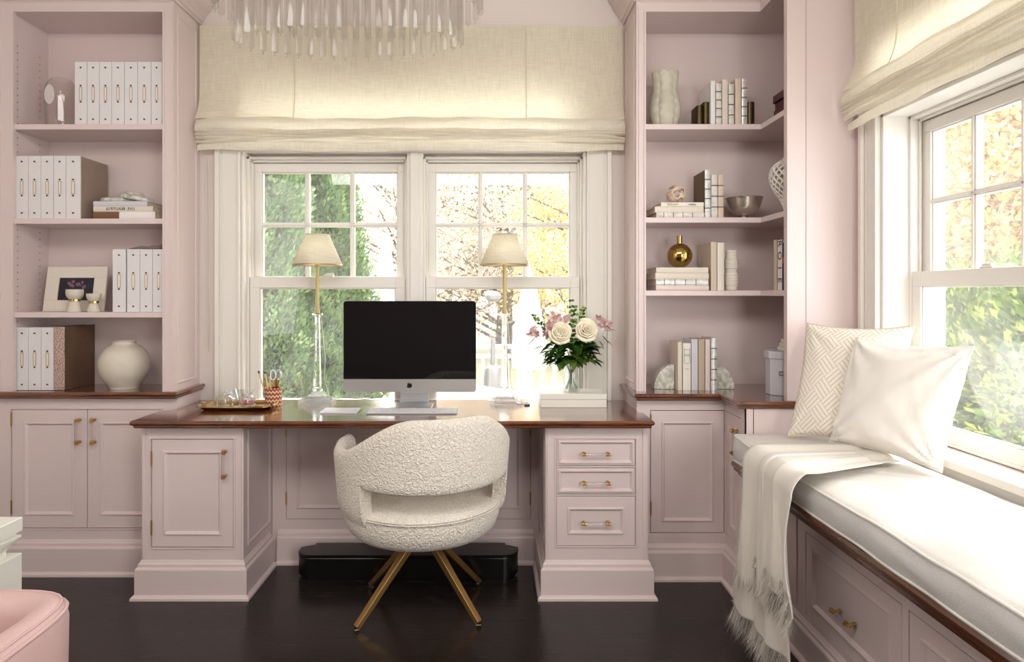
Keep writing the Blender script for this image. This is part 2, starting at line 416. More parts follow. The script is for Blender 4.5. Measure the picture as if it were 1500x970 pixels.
def text(body, F, u, v, n, size, m, parent, name='lettering', mirror=True, rot=0, depth=.0004):
    """lettering as a small mesh lying on a plane; mirror as the photograph is mirrored"""
    cu = bpy.data.curves.new('t', 'FONT'); cu.body = body; cu.size = size; cu.align_x = 'CENTER'; cu.align_y = 'CENTER'; cu.extrude = depth
    t = bpy.data.objects.new('t', cu); C.objects.link(t); bpy.context.view_layer.update()
    me = bpy.data.meshes.new_from_object(t); C.objects.unlink(t); bpy.data.objects.remove(t)
    mb = MB(); ca, sa = math.cos(rot), math.sin(rot)
    vs = []
    for q in me.vertices:
        x, y, z = q.co; x = -x if mirror else x
        x, y = x * ca - y * sa, x * sa + y * ca
        vs.append(F.p(u + x, v + y, n + z))
    mb.add(vs, [tuple(p.vertices) for p in me.polygons])
    return build(mb, name, m, parent)
# ------------------------------------------------------------------ the room
YW, XR = 3.28, 1.58            # inner faces of the window wall and of the wall beside the bench
XL, YB, ZC = -2.45, -1.6, 2.92
struct(MB().box(XL - .1, XR + .1, YB, YW + .1, -.08, 0), 'floor', FLOORM, org=(0, 0, 0))
struct(MB().box(XL - .15, XR + .16, YB, YW + .16, ZC, ZC + .1), 'ceiling', CEIL)
struct(MB().box(XL - .15, XL, YB, YW + .16, 0, ZC), 'wall_left', WALLP)
WX0, WX1, WZ0, WZ1 = -1.30, .483, .60, 2.07
TX0, TX1, TZ0, TZ1 = -1.26, .44, 2.15, 2.42
mb = MB(); F = FY(YW)
face_frame(mb, F, (XL, XR), (0, ZC), [(WX0, WX1, WZ0, WZ1), (TX0, TX1, TZ0, TZ1)], n0=-.16, n1=0)
struct(mb, 'wall_back', WALLP)
RY0, RY1, RZ0, RZ1 = 1.02, 2.59, .77, 2.07
mb = MB(); F = FX(XR)
face_frame(mb, F, (YB, YW + .16), (0, ZC), [(RY0, RY1, RZ0, RZ1), (RY0 + .05, RY1 - .03, 2.16, 2.33)], n0=-.16, n1=0)
struct(mb, 'wall_right', WALLP)

mb = MB()
FB_ = Frame((0, YB, 0), (1, 0, 0), (0, 1, 0))
face_frame(mb, FB_, (XL - .15, XR + .16), (0, ZC), [], n0=-.12, n1=0)
struct(mb, 'wall_front', WALLP)
# casings round the windows
def casing(name, F, u0, u1, z0, z1, left, right, top):
    mb = MB()
    for s, w, e in ((-1, left, u0), (1, right, u1)):
        a, b = (e - w, e) if s < 0 else (e, e + w)
        lbox(mb, F, a, b, z0, z1 + top, 0, .014)
        o = (a, a + .022) if s < 0 else (b - .022, b); lbox(mb, F, o[0], o[1], z0, z1 + top, .014, .030)
        i = (b - .012, b) if s < 0 else (a, a + .012); lbox(mb, F, i[0], i[1], z0, z1, .014, .022)
        c = a + .034 if s < 0 else b - .040; lbox(mb, F, c, c + .006, z0, z1 + top - .02, .014, .018)
    lbox(mb, F, u0, u1, z1, z1 + top, 0, .014); lbox(mb, F, u0, u1, z1, z1 + .012, .014, .022)
    return struct(mb, name, TRIM, bevel=.002)
casing('trim_1', FY(YW), WX0, WX1, .79, WZ1, .125, .125, .075)
casing('trim_2', FX(XR), RY0, RY1, RZ0, RZ1, .11, .11, .09)

def sash(mb, F, u0, u1, v0, v1, n0, n1, stile, bottom, top, nu=0, nv=0, mw=.024):
    a, b, c, d = u0 + stile, u1 - stile, v0 + bottom, v1 - top
    face_frame(mb, F, (u0, u1), (v0, v1), [(a, b, c, d)], n0, n1)
    for o in ((a, a + .006, c, d), (b - .006, b, c, d), (a, b, c, c + .006), (a, b, d - .006, d)): lbox(mb, F, *o, n0 + .006, n1 - .008)
    for i in range(1, nu + 1):
        x = a + (b - a) * i / (nu + 1); lbox(mb, F, x - mw / 2, x + mw / 2, c, d, n0 + .004, n1 - .006); lbox(mb, F, x - mw / 5, x + mw / 5, c, d, n0 + .002, n1)
    for j in range(1, nv + 1):
        z = c + (d - c) * j / (nv + 1); lbox(mb, F, a, b, z - mw / 2, z + mw / 2, n0 + .004, n1 - .006); lbox(mb, F, a, b, z - mw / 5, z + mw / 5, n0 + .002, n1)
    return a, b, c, d
ZM = 1.395      # meeting rail
def window(name, F, u0, u1, z0, z1, label, glass=PANE):
    """a double-hung window between jambs u0..u1, sashes set back in the wall"""
    mb = MB(); lbox(mb, F, u0, u0 + .012, z0, z1, -.15, -.01); lbox(mb, F, u1 - .012, u1, z0, z1, -.15, -.01)
    lbox(mb, F, u0, u1, z1 - .012, z1, -.15, -.01); lbox(mb, F, u0, u1, z0, z0 + .012, -.15, -.01)
    for n in (-.048, -.098):
        lbox(mb, F, u0 + .012, u0 + .022, z0, z1, n, n + .008); lbox(mb, F, u1 - .022, u1 - .012, z0, z1, n, n + .008); lbox(mb, F, u0, u1, z1 - .024, z1 - .012, n, n + .008)
    root = build(mb, name, TRIM, bevel=.0015, org=F.p((u0 + u1) / 2, z0, -.08)); tag(root, label, kind='structure')
    up = MB(); a, b, c, d = sash(up, F, u0 + .014, u1 - .014, ZM - .02, z1 - .026, -.094, -.056, .046, .05, .046, 2, 1)
    build(up, 'upper_sash', TRIM, root, bevel=.002)
    g = MB(); lbox(g, F, a, b, c, d, -.077, -.074); build(g, 'glass_pane', glass, root)
    lo = MB(); a, b, c, d = sash(lo, F, u0 + .014, u1 - .014, z0 + .012, ZM + .032, -.052, -.014, .05, .05, .058, 0, 0)
    o = build(lo, 'lower_sash', TRIM, root, bevel=.002)
    k = MB(); m_ = (u0 + u1) / 2
    lbox(k, F, m_ - .028, m_ + .028, ZM + .032, ZM + .040, -.050, -.02); lbox(k, F, m_ - .012, m_ + .03, ZM + .040, ZM + .050, -.042, -.028)
    build(k, 'sash_lock', TRIM, root, bevel=.003)
    g = MB(); lbox(g, F, a, b, c, d, -.035, -.032); build(g, 'glass_pane', glass, root)
    return root
F = FY(YW + .03)
window('window_1', F, -1.285, -.446, .66, 2.055, 'double-hung window beside the tall green hedge', PANE)
window('window_2', F, -.364, .468, .66, 2.055, 'double-hung window behind the vase of roses', PANE)
mb = MB(); lbox(mb, FY(YW), -.446, -.364, .62, 2.07, -.14, -.012); lbox(mb, FY(YW), -.428, -.382, .79, 2.07, -.012, -.002)
lbox(mb, FY(YW), -1.30, -1.285, .62, 2.07, -.15, 0); lbox(mb, FY(YW), .468, .483, .62, 2.07, -.15, 0)
lbox(mb, FY(YW), -1.30, .483, .70, .789, -.07, 0)
struct(mb, 'trim_3', TRIM, bevel=.003)
F = FX(XR + .095)
window('window_3', F, 1.80, 2.575, .775, 2.055, 'double-hung window over the bench beside the patterned pillow', PANE2)
window('window_4', F, 1.03, 1.74, .775, 2.055, 'double-hung window over the near end of the bench', PANE2)
mb = MB(); F = FX(XR)
lbox(mb, F, 1.74, 1.80, .77, 2.07, -.16, -.03)
lbox(mb, F, 2.575, 2.59, .77, 2.07, -.16, -.001); lbox(mb, F, 1.02, 1.03, .77, 2.07, -.16, -.001); lbox(mb, F, 1.02, 2.59, 2.055, 2.07, -.16, -.001)
struct(mb, 'trim_4', TRIM, bevel=.002)
mb = MB(); lbox(mb, F, .90, 2.72, .742, .772, -.095, .03); lbox(mb, F, .92, 2.71, .70, .742, 0, .014)
struct(mb, 'trim_5', TRIM, bevel=.004)
# unseen transom above the desk windows, added so the blind glows
mb = MB(); F = FY(YW)
a, b, c, d = sash(mb, F, TX0, TX1, TZ0, TZ1, -.10, -.06, .035, .035, .035, 0, 0)
o = struct(mb, 'added_window_5', TRIM); g = MB(); lbox(g, F, a, b, c, d, -.08, -.077); build(g, 'glass_pane', PANE, o)

mb = MB(); F = FX(XR)
a, b, c, d = sash(mb, F, RY0 + .05, RY1 - .03, 2.16, 2.33, -.10, -.06, .035, .035, .035, 0, 0)
o = struct(mb, 'added_window_6', TRIM); g = MB(); lbox(g, F, a, b, c, d, -.08, -.077); build(g, 'glass_pane', PANE, o)  # second unseen transom, added to make the bench blind glow

# ------------------------------------------------------------------ cabinet-making helpers
DOORP = [(0, -.018), (0, 0)]
def panel_front(mb, F, u0, u1, v0, v1, m=.055, deep=.007, flat=False):
    """a shaker front with an applied moulding and sunk panel"""
    prof = [(0, -.022), (0, -.001)]
    if not flat: prof += [(m, -.001), (m + .002, .004), (m + .007, .005), (m + .011, .001), (m + .017, -deep)]
    nest(mb, F, u0, u1, v0, v1, prof)
def pull(F, u, v, L, vert, parent, name='handle'):
    """clear rod between brass posts with ball ends"""
    mb = MB(); q = [(0, -L / 2), (0, L / 2)] if vert else [(-L / 2, 0), (L / 2, 0)]
    for a, b in q:
        mb.cyl(F.p(u + a, v + b, 0), F.p(u + a, v + b, .003), .0075, n=14, m=0)
        mb.cyl(F.p(u + a, v + b, .002), F.p(u + a, v + b, .020), .0042, n=10, m=0)
        c = F.p(u + a, v + b, .024); d = Vector((0, 0, 1)) if vert else F.U
        mb.cyl(c - d * .009, c + d * .009, .0078, n=14, m=0)
        mb.cyl(F.p(u + a, v + b, .024), F.p(u + a, v + b, .036), .0062, .005, n=12, m=0)
    e = L / 2 + .016; a = (0, e) if vert else (e, 0)
    mb.cyl(F.p(u - a[0], v - a[1], .024), F.p(u + a[0], v + a[1], .024), .0042, n=12, m=1)
    return build(mb, name, [BRASS, ACRYL], parent)
def hinge(F, u, v, parent):
    mb = MB(); mb.cyl(F.p(u, v - .03, .003), F.p(u, v + .03, .003), .0036, n=8); mb.cyl(F.p(u, v - .034, .003), F.p(u, v + .034, .003), .0022, n=8)
    return build(mb, 'hinge', BRASSD, parent)
BASEP = [(-.01, 0), (.036, 0), (.035, .010), (.028, .018), (.022, .020), (.022, .128), (.019, .134), (.013, .138), (.012, .150), (.007, .156), (.002, .166), (-.01, .166)]
NOSE = [(-.03, -.032), (-.002, -.032), (.004, -.027), (.004, -.021), (.010, -.018), (.014, -.012), (.014, -.006), (.010, 0), (-.03, 0)]
def top_levels(z, k=1.0):
    return [(o, z + h) for o, h in ((-.012, -.034), (.0, -.033), (.004, -.028), (.004, -.022), (.010, -.019), (.015, -.012), (.015, -.007), (.010, 0))]

ZCT = .876      # shelf-cabinet counter
ZD = .79        # desk top
# ---- left base cabinet
t = thing('base_cabinet', 'pale pink two-door base cabinet under the binders and round white vase', 'cabinet', (-1.93, 3.15, 0))
FL = FY(3.035)
dz0, dz1 = .222, az(600.5, 3.035)
D1 = (ax(17.5, 3.035), ax(127.5, 3.035) - .001, dz0, dz1); D2 = (D1[1] + .004, ax(236, 3.035), dz0, dz1)
mb = MB(); mb.box(-2.44, -1.507, 3.073, YW - .002, 0, ZCT - .034)
op = (D1[0] - .0035, D2[1] + .0035, dz0 - .0035, dz1 + .0035)
face_frame(mb, FL, (-2.44, -1.507), (0, ZCT - .034), [op])
bead_rect(mb, FL, op)
lbox(mb, FL, -2.44, -2.425, .166, ZCT - .034, 0, .004)
build(mb, 'carcass', PAINT, t)
for D, hs, hg in ((D1, D1[1] - .034, D1[0] - .001), (D2, D2[0] + .034, None)):
    mb = MB(); panel_front(mb, FL, *D, m=.058); d = build(mb, 'door', PAINT, t)
    pull(FL, hs, az(631, 3.035), .105, True, d)
    if hg: hinge(FL, hg, .74, d); hinge(FL, hg, .32, d)
mb = MB(); mb.sweep([(-2.44, 3.035), (-1.507, 3.035)], BASEP); build(mb, 'plinth', PAINT, t)

mb = MB(); pl = [(-2.44, 2.998), (-1.500, 2.998), (-1.500, YW - .002), (-2.44, YW - .002)]
mb.stack(pl, [(o if o > 0 else o, z) for o, z in top_levels(ZCT)])
o = build(mb, 'counter', WOOD); tag(o, 'dark walnut counter under the round white vase and three white binders', 'counter')

# ---- right corner base cabinet (L-shaped)
t = thing('corner_cabinet', 'pale pink corner base cabinet wrapping round to the window bench', 'cabinet', (1.1, 3.0, 0))
YF, XS, YE = 2.985, 1.092, 2.745
mb = MB()
mb.box(.675, XR - .002, YF + .038, YW - .002, 0, ZCT - .034); mb.box(XS + .038, XR - .002, YE + .01, YF + .04, 0, ZCT - .034)
FR = FY(YF); ddr = (ax(953.5, YF), ax(1060.5, YF), az(780, YF), az(602, YF))
op = tuple(a + b for a, b in zip(ddr, (-.0035, .0035, -.0035, .0035)))
face_frame(mb, FR, (.675, XS + .016), (0, ZCT - .034), [op]); 
FS = FX(XS); dds = (2.80, YF - .012, ddr[2], ddr[3]); ops = tuple(a + b for a, b in zip(dds, (-.0025, .0025, -.0025, .0025)))
face_frame(mb, FS, (YE, YF), (0, ZCT - .034), [ops])
FE = FY(YE); lbox(mb, FE, XS, XR - .002, 0, ZCT - .034, -.012, 0); lbox(mb, FE, XS + .002, XS + .03, .60, ZCT - .034, 0, .004); lbox(mb, FE, XS + .034, XS + .038, .60, ZCT - .034, 0, .003)
build(mb, 'carcass', PAINT, t)
mb = MB(); panel_front(mb, FR, *ddr, m=.05); d = build(mb, 'door', PAINT, t); hinge(FR, ddr[0] - .001, .74, d); hinge(FR, ddr[0] - .001, .33, d)
mb = MB(); panel_front(mb, FS, *dds, m=.05); d = build(mb, 'door', PAINT, t); pull(FS, dds[0] + .035, az(647, 2.84), .098, True, d)
mb = MB(); mb.sweep([(.686, YF), (XS, YF), (XS, 2.69), (XS + .055, 2.69)], BASEP); build(mb, 'plinth', PAINT, t)
mb = MB(); pl = [(.668, 2.948), (1.058, 2.948), (1.058, 2.735), (XR - .002, 2.735), (XR - .002, YW - .002), (.668, YW - .002)]
mb.stack(pl, top_levels(ZCT))
o = build(mb, 'corner_counter', WOOD); tag(o, 'dark walnut L-shaped counter under the marble bookends', 'counter')

# ---- upper bookcases
YU = 3.012
SH = .0255
def shelf_z(y): return az(y, YU)
ZS = [shelf_z(181.5), shelf_z(320), shelf_z(457.6)]
ZSR = [shelf_z(181.3), shelf_z(318.3), shelf_z(425.6)]
t = thing('bookcase', 'tall pink built-in bookcase holding rows of white binders', 'bookcase', (-1.9, 3.15, ZCT))
FU = FY(YU)
mb = MB(); mb.box(-2.44, -2.285, YU + .015, YW - .002, ZCT, ZC - .004)
for y in (3.055, 3.205):
    for k in range(46): 
        z = 1.0 + k * .034
        if z < 2.6: mb.cyl((-2.2853, y, z), (-2.2843, y, z), .0028, n=6, m=1)
build(mb, 'side_panel', [PAINT, GAP], t)
mb = MB(); mb.box(-1.545, -1.514, YU + .015, YW - .002, ZCT, ZC - .004)
nest(mb, FXP(-1.514), YU + .035, YW - .035, ZCT + .03, 2.68, [(0, 0), (0, .003), (.005, .005), (.012, .003), (.014, .0008)], cap0=False)
build(mb, 'side_panel', PAINT, t)
mb = MB(); mb.box(-2.285, -1.545, YW - .014, YW - .003, ZCT, ZC - .004); build(mb, 'back_panel', PAINT, t)
ZH = az(17.5, YU)
mb = MB(); o_ = (ax(20, YU), ax(238.5, YU), ZCT, ZH)
face_frame(mb, FU, (-2.44, -1.514), (ZCT, ZC - .004), [o_], n0=-.016)
lbox(mb, FU, o_[0] - .008, o_[0], ZCT, ZH + .008, 0, .004); lbox(mb, FU, o_[1], o_[1] + .008, ZCT, ZH + .008, 0, .004); lbox(mb, FU, o_[0], o_[1], ZH, ZH + .008, 0, .004)
lbox(mb, FU, -1.526, -1.519, ZCT, 2.70, 0, .003); lbox(mb, FU, -2.34, -2.333, ZCT, 2.70, 0, .004)
lbox(mb, FU, -2.34, -1.53, az(3.5, YU), az(1, YU), 0, .004)
mb.box(-2.285, -1.545, YU + .016, YW - .014, ZH + .0, ZH + .02)
build(mb, 'face_frame', PAINT, t)
for z in ZS:
    mb = MB().box(-2.283, -1.547, YU + .004, YW - .015, z - SH, z); build(mb, 'shelf', PAINT, t, bevel=.002)
CROWN = [(0, 2.725), (.010, 2.725), (.014, 2.735), (.022, 2.740), (.026, 2.755), (.040, 2.775), (.058, 2.795), (.072, 2.825), (.082, 2.835), (.086, 2.85), (.098, 2.86), (.104, 2.885), (.112, ZC - .006), (0, ZC - .006)]
mb = MB(); mb.sweep([(-2.44, YU), (-1.514, YU), (-1.514, YW - .003)], CROWN); build(mb, 'crown_moulding', PAINT, t)

t = thing('corner_bookcase', 'pink L-shaped corner bookcase with marble bookends at its foot', 'bookcase', (1.1, 3.1, ZCT))
XU, YN = 1.268, 2.745
mb = MB(); mb.box(.680, .711, YU + .015, YW - .002, ZCT, ZC - .004)
nest(mb, FX(.680), YU + .035, YW - .035, ZCT + .03, 2.68, [(0, 0), (0, .003), (.005, .005), (.012, .003), (.014, .0008)], cap0=False)
build(mb, 'side_panel', PAINT, t)
mb = MB(); mb.box(.711, XR - .003, YW - .014, YW - .003, ZCT, ZC - .004); mb.box(XR - .014, XR - .003, YN + .03, YW - .014, ZCT, ZC - .004); build(mb, 'back_panel', PAINT, t)
mb = MB(); a = ax(946, YU)
face_frame(mb, FU, (.680, XU + .016), (ZCT, ZC - .004), [(a, XU + .016, ZCT, ZH)], n0=-.016)
lbox(mb, FU, a - .008, a, ZCT, ZH + .008, 0, .004); lbox(mb, FU, a, XU, ZH, ZH + .008, 0, .004); lbox(mb, FU, .691, .698, ZCT, 2.70, 0, .003)
lbox(mb, FU, .70, XU, az(3.5, YU), az(1, YU), 0, .004)
FXU = FX(XU)
face_frame(mb, FXU, (YN, YU), (ZCT, ZC - .004), [(YN + .02, YU, ZCT, ZH)], n0=-.016)
lbox(mb, FXU, YN + .012, YU, ZH, ZH + .008, 0, .004)
mb.poly([(.711, YU + .016), (XU + .016, YU + .016), (XU + .016, YN + .03), (XR - .014, YN + .03), (XR - .014, YW - .014), (.711, YW - .014)], ZH, ZH + .02)
build(mb, 'face_frame', PAINT, t)
FN = FY(YN)
mb = MB(); mb.box(XU + .001, XR - .002, YN, YN + .028, ZCT, ZC - .004)
u0, u1 = ax(1179, YN), XR - .005
lbox(mb, FN, XU, u0, ZCT, ZC - .004, 0, .006); lbox(mb, FN, u0 + .004, u0 + .008, ZCT, ZC - .004, 0, .0035)
lbox(mb, FN, u1 - .02, u1, ZCT, ZC - .004, 0, .006); lbox(mb, FN, u0, u1, ZCT, ZCT + .05, 0, .006)
build(mb, 'end_panel', PAINT, t, bevel=.0015)
for z in ZSR:
    mb = MB().poly([(.713, YU + .004), (XU + .004, YU + .004), (XU + .004, YN + .03), (XR - .016, YN + .03), (XR - .016, YW - .016), (.713, YW - .016)], z - SH, z)
    build(mb, 'shelf', PAINT, t, bevel=.002)
mb = MB(); mb.sweep([(.680, YW - .003), (.680, YU), (XU, YU), (XU, YN), (XR - .003, YN)], CROWN); build(mb, 'crown_moulding', PAINT, t)

# ---- the desk: pedestals, modesty cabinet, top
YP = 2.80
FP = FY(YP)
PX = (ax(208, YP), ax(356.6, YP)); RX = (ax(799, YP), ax(949, YP))
def pedestal(name, label, X0, X1, inner):
    t = thing(name, label, 'cabinet', ((X0 + X1) / 2, 3.0, 0))
    mb = MB(); x0, x1 = (X0 + .016, X1) if inner > 0 else (X0, X1 - .016)
    return t
t = thing('door_pedestal', 'pale pink desk pedestal with a single panelled door', 'cabinet', (-1.33, 3.0, 0))
D = (ax(222.5, YP), ax(341.5, YP), az(801, YP), az(644, YP)); op = tuple(a + b for a, b in zip(D, (-.0035, .0035, -.0035, .0035)))
mb = MB(); mb.box(PX[0] + .001, PX[1] - .001, YP + .038, 2.995, 0, ZD - .034); mb.box(-1.50, PX[1] - .001, 2.995, YW - .002, 0, ZD - .034)
face_frame(mb, FP, PX, (0, ZD - .034), [op]); bead_rect(mb, FP, op)
lbox(mb, FP, PX[1] - .020, PX[1] - .008, .17, ZD - .034, 0, .004); lbox(mb, FP, PX[0] + .004, PX[0] + .016, .17, ZD - .034, 0, .004)
nest(mb, FXP(PX[1] - .001), YP + .05, 3.13, .21, ZD - .06, [(0, 0), (0, .004), (.006, .006), (.012, .004), (.016, .0008)], cap0=False)
build(mb, 'carcass', PAINT, t)
mb = MB(); panel_front(mb, FP, *D, m=.05); d = build(mb, 'door', PAINT, t); pull(FP, D[1] - .033, az(679, YP), .107, True, d)
hinge(FP, D[0] - .001, az(672, YP), d); hinge(FP, D[0] - .001, az(773, YP), d)
mb = MB(); mb.sweep([(PX[0], 2.99), (PX[0], YP), (PX[1], YP), (PX[1], 3.13)], BASEP); build(mb, 'plinth', PAINT, t)

t = thing('drawer_pedestal', 'pale pink desk pedestal with three drawers', 'cabinet', (.457, 3.0, 0))
dx = (ax(815.5, YP), ax(930.5, YP)); dzs = [(az(682, YP), az(643.5, YP)), (az(723.5, YP), az(686, YP)), (az(799, YP), az(727.5, YP))]
ops = [(dx[0] - .003, dx[1] + .003, a - .003, b + .003) for a, b in dzs]
mb = MB(); mb.box(RX[0] + .001, RX[1] - .001, YP + .038, 2.95, 0, ZD - .034); mb.box(RX[0] + .001, .670, 2.95, YW - .002, 0, ZD - .034)
face_frame(mb, FP, RX, (0, ZD - .034), ops); bead_rect(mb, FP, (dx[0] - .002, dx[1] + .002, dzs[2][0] - .002, dzs[0][1] + .002))
lbox(mb, FP, RX[1] - .022, RX[1] - .008, .17, ZD - .034, 0, .004); lbox(mb, FP, RX[0] + .008, RX[0] + .018, .17, ZD - .034, 0, .004)
nest(mb, FX(RX[0] + .001), YP + .05, 3.13, .21, ZD - .06, [(0, 0), (0, .004), (.006, .006), (.012, .004), (.016, .0008)], cap0=False)
build(mb, 'carcass', PAINT, t)
for k, (a, b) in enumerate(dzs):
    mb = MB(); panel_front(mb, FP, dx[0], dx[1], a, b, m=.006 if k < 2 else .048); d = build(mb, 'drawer', PAINT, t)
    pull(FP, ax(872.5, YP), az((664, 706.5, 765)[k], YP), .105, False, d)
mb = MB(); mb.sweep([(RX[0], 3.13), (RX[0], YP), (RX[1], YP), (RX[1], 2.94)], BASEP); build(mb, 'plinth', PAINT, t)

t = thing('kneehole_cabinet', 'shaded pink two-door cabinet in the kneehole behind the chair', 'cabinet', (-.43, 3.2, 0))
YK = 3.165; FK = FY(YK)
a0, a1 = ax(419.6, YK), ax(777, YK); am = (a0 + a1) / 2; z0, z1 = az(760, YK), ZD - .05
op = (a0 - .002, a1 + .002, z0 - .002, z1 + .002)
mb = MB(); mb.box(PX[1] + .001, RX[0] - .001, YK + .038, YW - .002, 0, ZD - .034); face_frame(mb, FK, (PX[1] + .001, RX[0] - .001), (0, ZD - .034), [op]); build(mb, 'carcass', PAINT, t)
for u0, u1, h in ((a0, am - .001, a0), (am + .001, a1, a1)):
    mb = MB(); panel_front(mb, FK, u0, u1, z0, z1, m=.05); d = build(mb, 'door', PAINT, t); hinge(FK, h, .32, d); hinge(FK, h, .66, d)
mb = MB(); mb.sweep([(PX[1] + .03, YK), (RX[0] - .03, YK)], BASEP); build(mb, 'plinth', PAINT, t)

mb = MB(); pl = [(-1.549, 2.748), (.682, 2.748), (.682, 2.925), (.665, 2.925), (.665, YW - .001), (-1.497, YW - .001), (-1.497, 2.974), (-1.549, 2.974)]
mb.stack(pl, top_levels(ZD))
t = build(mb, 'desk_top', WOOD); tag(t, 'long polished walnut desk top spanning the two pink pedestals', 'desk top')

# ------------------------------------------------------------------ window bench
t = thing('window_bench', 'pink window bench with panelled drawers below a walnut edge', 'bench', (1.35, 1.7, 0))
XB = 1.15; FB = FX(XB); Y0, Y1 = .55, 2.69
DR = [(1.79, 2.335, .165, .462), (1.20, 1.755, .165, .462), (.62, 1.165, .165, .462)]
mb = MB(); mb.box(XB + .038, XR - .002, Y0, 2.73, 0, .60)
ops = [(a - .0035, b + .0035, c - .0035, d + .0035) for a, b, c, d in DR]
face_frame(mb, FB, (Y0, Y1 + .04), (0, .60), ops)
lbox(mb, FB, 2.40, 2.66, .165, .50, 0, .004)
build(mb, 'carcass', PAINT, t)
for D in DR:
    mb = MB(); panel_front(mb, FB, *D, m=.045); d = build(mb, 'drawer', PAINT, t); pull(FB, (D[0] + D[1]) / 2, .288, .085, False, d)
mb = MB(); mb.sweep([(XB, 2.65), (XB, Y0)], [(o, z * .86) for o, z in BASEP]); build(mb, 'plinth', PAINT, t)
lv = [(-.085, .520), (-.080, .530), (-.062, .538), (-.055, .552), (-.040, .560), (-.024, .563), (-.024, .572), (-.012, .578), (-.004, .584), (-.004, .592), (.004, .600), (.006, .611), (0, .622)]
mb2 = MB(); mb2.sweep([(1.03, 2.732), (1.03, Y0)], [(o, z) for o, z in lv] + [(-.5, .622), (-.5, .52)])
build(mb2, 'seat_board', WOODY, t)

def cushion():
    x0, x1, y0, y1 = 1.033, 1.548, .6, 2.728
    t = thing('bench_cushion', 'long white linen cushion with piped edges lying on the window bench', 'cushion', ((x0 + x1) / 2, (y0 + y1) / 2, .6225))
    def wob(y, s=0): return .004 * math.sin(y * 7 + s) + .003 * math.sin(y * 17 + s * 2)
    def side(u, v):
        # perimeter
        P = 2 * ((x1 - x0) + (y1 - y0)); d = u * P; L = [(x0, y0, 1, 0), (x1, y0, 0, 1), (x1, y1, -1, 0), (x0, y1, 0, -1)]
        lens = [x1 - x0, y1 - y0, x1 - x0, y1 - y0]; k = 0
        while k < 3 and d > lens[k]: d -= lens[k]; k += 1
        x, y = L[k][0] + L[k][2] * d, L[k][1] + L[k][3] * d
        bul = math.sin(v * PI) * .008; nx, ny = L[k][3], -L[k][2]
        n = noise.noise((x * 9, y * 9, v * 3)) * .004
        z = .6235 + wob(y, 1) * .3 * (1 - v) + v * (.713 + wob(y, 2) * .5 - .6235) + max(0, (y - 2.45)) * .06 * v
        return (x + nx * (bul + n), y + ny * (bul + n * .3), z)
    mb = MB(); mb.grid(side, 260, 7, wrap_u=True); build(mb, 'boxing', CUSHS, t)
    def top(u, v):
        x, y = x0 + u * (x1 - x0), y0 + v * (y1 - y0)
        e = min(1, min(u, 1 - u) / .14) ** .5 * min(1, min(v, 1 - v) / .03) ** .5
        z = .713 + wob(y, 2) * .5 * (1 - e) + max(0, y - 2.45) * .06 + e * (.022 + .004 * noise.noise((x * 3, y * 3, 0)) + .0045 * noise.noise((x * 5, y * 24 + x * 9, 3)) * (1 if y < 2.3 else .5))
        return (x, y, z)
    mb = MB(); mb.grid(top, 60, 240); build(mb, 'top_panel', CUSHM, t, fix=False)
    mb = MB()
    for zz, k in ((.714, 2), (.627, 1)):
        pts = []
        for i in range(240):
            p = side(i / 240, 1 if k == 2 else .03); pts.append((p[0], p[1], p[2]))
        mb.tube(pts, .0045, 7, closed=True)
    build(mb, 'piping', CUSHM, t)
cushion()

# ------------------------------------------------------------------ roman blinds
def blind(name, label, F, u0, u1, ztop, zfold, zbot, n_out, seams, slack=True):
    t = thing(name, label, 'blind', F.p((u0 + u1) / 2, ztop, n_out))
    W = u1 - u0
    def sag(u): return .006 * math.sin(u * 9 + 1) + .004 * math.sin(u * 23)
    def main(a, b):
        u = a * W; z = ztop + (zfold - ztop) * b
        k = max(0, (b - .72) / .28)
        edge = min(a, 1 - a) * W
        n = n_out + .008 * math.sin(u * 5.3) * b + k ** 2 * .035 + (.02 * k * math.exp(-(edge / .10) ** 2) if slack else 0)
        z += sag(u) * k
        for s in seams: n += .004 * math.exp(-(((u0 + u) - s) / .012) ** 2)
        return F.p(u0 + u, z, n)
    mb = MB(); mb.grid(main, 110, 34); build(mb, 'shade_panel', LINEN, t, fix=False)
    # swagged lowest pleat, then the tight stack
    def pleat(zt, zb, nn, bulge, ph):
        def f(a, b):
            u = a * W; z = zt + (zb - zt) * b; edge = min(a, 1 - a) * W
            w = .005 * math.sin(u * 6 + ph) + .003 * math.sin(u * 19 + ph * 2) - .012 * math.exp(-(edge / .07) ** 2) * (1 - b)
            return F.p(u0 + u, z + w, n_out + nn + bulge * math.sin(b * PI) + .004 * math.sin(u * 8 + ph))
        return f
    mb = MB(); mb.grid(pleat(zfold + .016, zfold - .075, .035, .022, 0), 110, 12)
    build(mb, 'soft_pleat', LINEN2, t, fix=False)
    H = (zfold - .06) - (zbot + .035); K = 4
    for k in range(K):
        zt = zfold - .052 - H * k / K; mb = MB(); mb.grid(pleat(zt + .012, zt - H / K * 1.15, .046 - .004 * k, .014, k * 1.3 + 1), 110, 6)
        build(mb, 'stacked_pleat', LINEN2, t, fix=False)
    mb = MB(); mb.grid(pleat(zbot + .042, zbot, .026, .002, .0), 110, 4); build(mb, 'hem', LINEN2, t, fix=False)
    for s in seams:
        mb = MB().tube([main((s - u0) / W, k / 20) + F.N * .002 for k in range(21)], .0028, 5); build(mb, 'seam', LINEN2, t)
    mb = MB(); lbox(mb, F, u0 + .004, u1 - .004, ztop - .04, ztop - .001, 0.001, n_out - .001); build(mb, 'head_rail', LINEN2, t)
    return t
F = FY(YW)
blind('roman_blind', 'wide cream linen roman blind over the desk windows', F, -1.497, .664, az(37, 3.24), az(176, 3.2), az(220, 3.21), .035, [ax(432, 3.24), ax(771, 3.24)])
